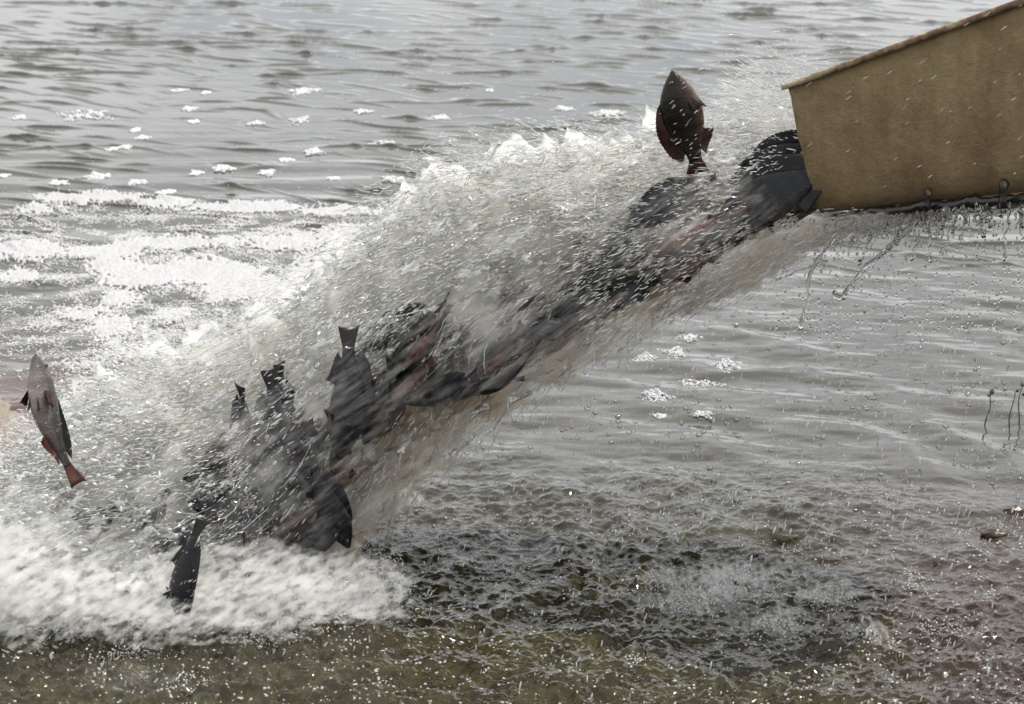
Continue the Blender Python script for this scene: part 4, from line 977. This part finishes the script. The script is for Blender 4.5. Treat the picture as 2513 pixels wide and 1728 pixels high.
px, py = sample(12000, -20, 2530, 1180, 1760, lambda a, b_: sstep(1150, 1400, b_) * (.04 + 1.2 * np.clip(ridged(a / 110, b_ / 46, 177, 3) - .70, 0, 2)))
surface_bubbles('churned_bubbles', px, py, .0006, .0040, m_bubble_foam, .9)
px, py = sample(5000, -20, 700, 720, 960, lambda a, b_: .3 + .9 * fbm(a / 60, b_ / 30, 179, 3))
surface_bubbles('left_bubbles', px, py, .0010, .0032, m_bubble_foam, .9)

px, py = sample(5000, -20, 1150, 1500, 1740, lambda a, b_: sstep(1760, 1500, b_) * sstep(1150, 900, a) * np.clip(.1 + 1.3 * fbm(a / 70, b_ / 26, 183, 3), 0, 1))
surface_bubbles('landing_bubbles', px, py, .0005, .0036, m_bubble_foam, .8)
# separate floating foam clumps, each a heap of bubbles
ico = []
bm = bmesh.new(); bmesh.ops.create_icosphere(bm, subdivisions=1, radius=1.0)
ICO_V = np.array([v.co[:] for v in bm.verts]); ICO_F = np.array([[v.index for v in f.verts] for f in bm.faces]); bm.free()
def foam_patch(px, py, rx, ry, lab, grp, near=False):
    c0 = on_water(px, py); ex = abs(on_water(px + rx, py)[0] - c0[0]); ey = min(abs(on_water(px, py - ry)[1] - c0[1]), ex * 1.5)
    n = int(min(420 if near else (320 if rx > 36 else 150), 40 + ex * ey * 3.1 / (0.0058 ** 2)))
    V, F = [], []
    sd = int(px * 7 + py)
    for k in range(n):
        q = rng.random() ** 0.5; a = rng.uniform(0, 2 * pi)
        lim = 0.75 + 0.85 * float(gnoise(np.array([math.cos(a) * 1.3 + sd]), np.array([math.sin(a) * 1.3]), 191)[0])
        x_, y_ = math.cos(a) * q * lim, math.sin(a) * q * lim
        r = math.exp(rng.uniform(math.log(.0012 if near else .0022), math.log(.0042 if near else .0095)))
        z = 0.16 * min(ex, .05) * max(0, 1 - q * q) * rng.random()
        V.append(ICO_V * np.array([r, r, r * .7]) + np.array([x_ * ex, y_ * ey, z])); F.append(ICO_F + k * len(ICO_V))
    V, F = np.concatenate(V), np.concatenate(F)
    o = link_mesh('foam_patch', V, F, m_patch)
    o.location = (c0[0], c0[1], hz(c0))
    return tag(o, lab, 'foam patch', grp)
GA, GB = 'foam patches drifting on the calm water', 'foam patches on the water below the chute'
SMALL = 'small white foam clump drifting on the calm rippled water behind the stream'
for px, py, rx, ry, lab in ((215, 285, 75, 17, 'largest white foam patch on calm water at upper left'), (745, 225, 40, 20, 'white foam patch farthest out behind the spray, wide and ragged'), (735, 297, 33, 14, 'round white foam patch just nearer than the wide ragged one'),
        (240, 432, 38, 10, 'long low foam patch just beyond the white foam sheet'), (1490, 280, 40, 14, 'foam patch close left of the airborne fish'), (945, 352, 35, 16, 'foam patch beside the top edge of the white spray'),
        (46, 289, 22, 7, 'small foam clump near the left picture edge, left of the largest patch'), (440, 222, 20, 6, 'farthest foam clump on the left half of calm water'), (505, 228, 14, 4, 'tiny foam clump just right of the farthest left one'),
        (465, 268, 22, 13, 'upright foam clump right of the largest patch, between two tiny ones'), (478, 300, 16, 6, 'tiny foam clump just below the upright one'), (630, 305, 22, 8, 'small foam clump left of the round white patch'),
        (333, 320, 18, 10, 'upper foam clump of the slanting pair below the largest patch'), (352, 340, 20, 10, 'lower foam clump of the slanting pair below the largest patch'), (275, 369, 18, 10, 'left foam clump of the close pair midway to the foam sheet'), (310, 362, 18, 7, 'right foam clump of the close pair midway to the foam sheet'),
        (150, 452, 32, 14, 'lacy foam clump left of the long low patch by the foam sheet'), (335, 450, 28, 15, 'lacy foam clump right of the long low patch by the foam sheet'), (480, 424, 22, 9, 'foam clump floating between two dark ripples left of centre'), (408, 472, 22, 8, 'foam clump nearest the foam sheet, left of centre'),
        (545, 415, 28, 13, 'bright foam clump on a dark ripple, left of a lacy pair'), (655, 423, 25, 15, 'two lobed foam clump between the bright one and the spray'), (770, 374, 28, 14, 'foam clump on the long dark ripple above the two lobed one'), (700, 393, 18, 10, 'small foam clump just below left of the one on the long ripple'),
        (890, 275, 22, 12, 'lone foam clump on calm water right of the round white patch'), (1080, 290, 25, 10, 'foam clump above the middle of the white spray'), (1200, 223, 12, 6, 'tiny lone foam clump far out above the spray'), (1385, 268, 25, 10, 'foam clump left of the one beside the airborne fish'),
        (960, 445, 26, 14, 'foam clump touching the upper left edge of the spray'), (820, 440, 18, 7, 'small foam clump left of the one touching the spray'), (10, 430, 14, 7, 'foam clump cut by the left picture edge above the foam sheet'), (1060, 392, 20, 14, 'foam clump half veiled by drops at the top of the spray')):
    foam_patch(px, py, rx, ry, lab, GA)
for px, py, rx, ry, lab in ((1585, 882, 36, 15, 'oval bubbly foam patch nearest the stream, left of its twin'), (1655, 868, 42, 17, 'oval bubbly foam patch between its twin and the peaked patch'), (1695, 826, 34, 14, 'bubbly foam patch farthest from the bank below the chute'),
        (1783, 900, 46, 16, 'peaked white foam patch rightmost below the chute'), (1715, 938, 66, 18, 'widest white foam patch below the chute, tapering right'), (1610, 975, 46, 18, 'loose bubble patch nearest the bank on the left'),
        (1725, 1022, 40, 12, 'loose bubble patch nearest the bank on the right'), (1620, 1020, 24, 9, 'smallest bubble cluster between the two loose patches')):
    foam_patch(px, py, rx, ry, lab, GB, True)

# churned foam where the stream hits the lake
gx, gy = np.meshgrid(np.arange(-160, 1010, 4.0), np.arange(1290, 1600, 2.6))
W_ = np.array([on_water(a, b_) for a, b_ in zip(gx.ravel(), gy.ravel())])
val = bumps(gx.ravel(), gy.ravel(), [(100, 1430, 330, 100, 1.1), (500, 1470, 300, 70, 1.0), (830, 1470, 160, 55, .85), (-60, 1440, 200, 100, 1.1), (640, 1420, 240, 70, 1)]) + .34 * fbm(W_[:, 0] * 6, W_[:, 1] * 5, 201, 4) + .3 * fbm(W_[:, 0] * 34, W_[:, 1] * 26, 202, 3) - .50
hh = .030 * np.clip(val * 1.3, 0, 1) * (0.75 + .5 * fbm(W_[:, 0] * 9, W_[:, 1] * 9, 203, 4)) + .004 * fbm(W_[:, 0] * 50, W_[:, 1] * 46, 205, 3)
Fm = W_.copy(); Fm[:, 2] = height(W_[:, 0], W_[:, 1]) + hh - .012 * (val < .03)
tag(quad_mesh('plunge_foam', Fm, gx.shape[0], gx.shape[1], m_foam, keep=val > 0), kind='stuff')
# brownish churned foam at the far left
gx, gy = np.meshgrid(np.arange(-120, 330, 3.2), np.arange(900, 1210, 2.2))
W_ = np.array([on_water(a, b_) for a, b_ in zip(gx.ravel(), gy.ravel())])
val = bumps(gx.ravel(), gy.ravel(), [(-10, 1080, 190, 70, 1.1), (120, 1110, 130, 60, .9), (-60, 1020, 120, 60, 1)]) + .3 * fbm(W_[:, 0] * 6, W_[:, 1] * 5, 211, 4) - .42
hh = .022 * np.clip(val * 1.5, 0, 1) * (.7 + .5 * fbm(W_[:, 0] * 8, W_[:, 1] * 7, 213, 3)) + .005 * fbm(W_[:, 0] * 40, W_[:, 1] * 36, 215, 3)
Fm = W_.copy(); Fm[:, 2] = height(W_[:, 0], W_[:, 1]) + hh - .012 * (val < .03)
tag(quad_mesh('muddy_foam', Fm, gx.shape[0], gx.shape[1], m_mud_foam, keep=val > 0), kind='stuff')

# ------------------------------------------------------------------ small things at the edges
m_stem = plain('reed_stem', (0.060, 0.045, 0.020), .5); m_leaf = plain('reed_leaf', (0.075, 0.085, 0.030), .5); m_mud = plain('wet_mud', (0.040, 0.026, 0.014), .3)
def reed(px, base, top, lab, leaf):
    p0 = on_water(px[0], base); y = p0[1]
    root = bpy.data.objects.new('water_plant', None); col.objects.link(root); root.location = p0
    tag(root, lab, 'plant', 'young plants standing in the water at the right edge')
    pts = [at(px[0] + (px[1] - px[0]) * f + 4 * math.sin(f * 5 + base), base + 12 + (top - base - 12) * f, y) - p0 for f in np.linspace(0, 1, 9)]
    V, F = tube_pts(pts, [.0022 - .0012 * f for f in np.linspace(0, 1, 9)], 7, .1, base)
    link_mesh('stem', V, F, m_stem, root)
    for dx, dy, sz, an in leaf:
        c0 = np.array(pts[-1]) + np.array([dx, 0, dy]); V, F = [], []
        for sdv in (0, 1):
            for i in range(9):
                f = i / 8; w = sz * .42 * math.sin(pi * min(1, f * .95 + .05)) ** .8
                for j in (-1, 0, 1):
                    p = np.array([f * sz, (-.0012 if sdv else 0) + .004 * f * f, j * w - abs(j) * .002])
                    V.append(c0 + np.array([p[0] * math.cos(an) - p[2] * math.sin(an), p[1], p[0] * math.sin(an) + p[2] * math.cos(an)]))
        for i in range(8):
            for j in range(2):
                a0 = i * 3 + j; F.append((a0, a0 + 1, a0 + 4, a0 + 3)); F.append((27 + a0, 27 + a0 + 3, 27 + a0 + 4, 27 + a0 + 1))
        for i in range(8):
            F.append((i * 3, i * 3 + 3, 27 + i * 3 + 3, 27 + i * 3)); F.append((i * 3 + 2, 27 + i * 3 + 2, 27 + i * 3 + 5, i * 3 + 5))
        link_mesh('leaf', V, F, m_leaf, root)
reed((2420, 2430), 1035, 968, 'leftmost thin water plant with round green leaf at the right edge', [(0, 0, .017, 1.2), (0, -.008, .010, 2.4)])
reed((2478, 2488), 1040, 960, 'middle thin water plant, bare brown stem with a bent tip', [(0, 0, .011, .6)])
reed((2496, 2508), 1038, 950, 'rightmost thin water plant with two narrow leaves', [(0, 0, .014, 1.7), (0, -.02, .013, .3)])
def clod(px, py, rx, lab, m=m_mud, name='mud_clod', cat='mud', fl=.5, sy=.7):
    c0 = on_water(px, py); r = abs(on_water(px + rx, py)[0] - c0[0])
    bm = bmesh.new(); bmesh.ops.create_icosphere(bm, subdivisions=3, radius=1)
    for v in bm.verts:
        k = 1 + .35 * float(fbm(np.array([v.co.x * 2.2 + px]), np.array([v.co.y * 2.2 + v.co.z * 2]), 221, 3)[0]); v.co = Vector((v.co.x * r * k, v.co.y * r * k * sy, v.co.z * r * k * fl))
    me = bpy.data.meshes.new(name); bm.to_mesh(me); bm.free(); me.materials.append(m); me.polygons.foreach_set('use_smooth', [True] * len(me.polygons))
    o = bpy.data.objects.new(name, me); col.objects.link(o); o.location = (c0[0], c0[1], hz(c0)); return tag(o, lab, cat)
clod(2490, 1262, 26, 'dark mud clod awash at the right edge, farther one')
clod(2440, 1312, 34, 'dark mud clod awash at right edge, nearer and wider one')
V, F = tube_pts([on_water(205 + 60 * f, 985 - 4 * f, .02) for f in np.linspace(0, 1, 8)], [.005, .006, .0055, .006, .005, .0055, .005, .003], 7, .15, 3)
tag(link_mesh('stick', V, F, m_mud), 'short brown stick floating beside the pale headed fish', 'stick')
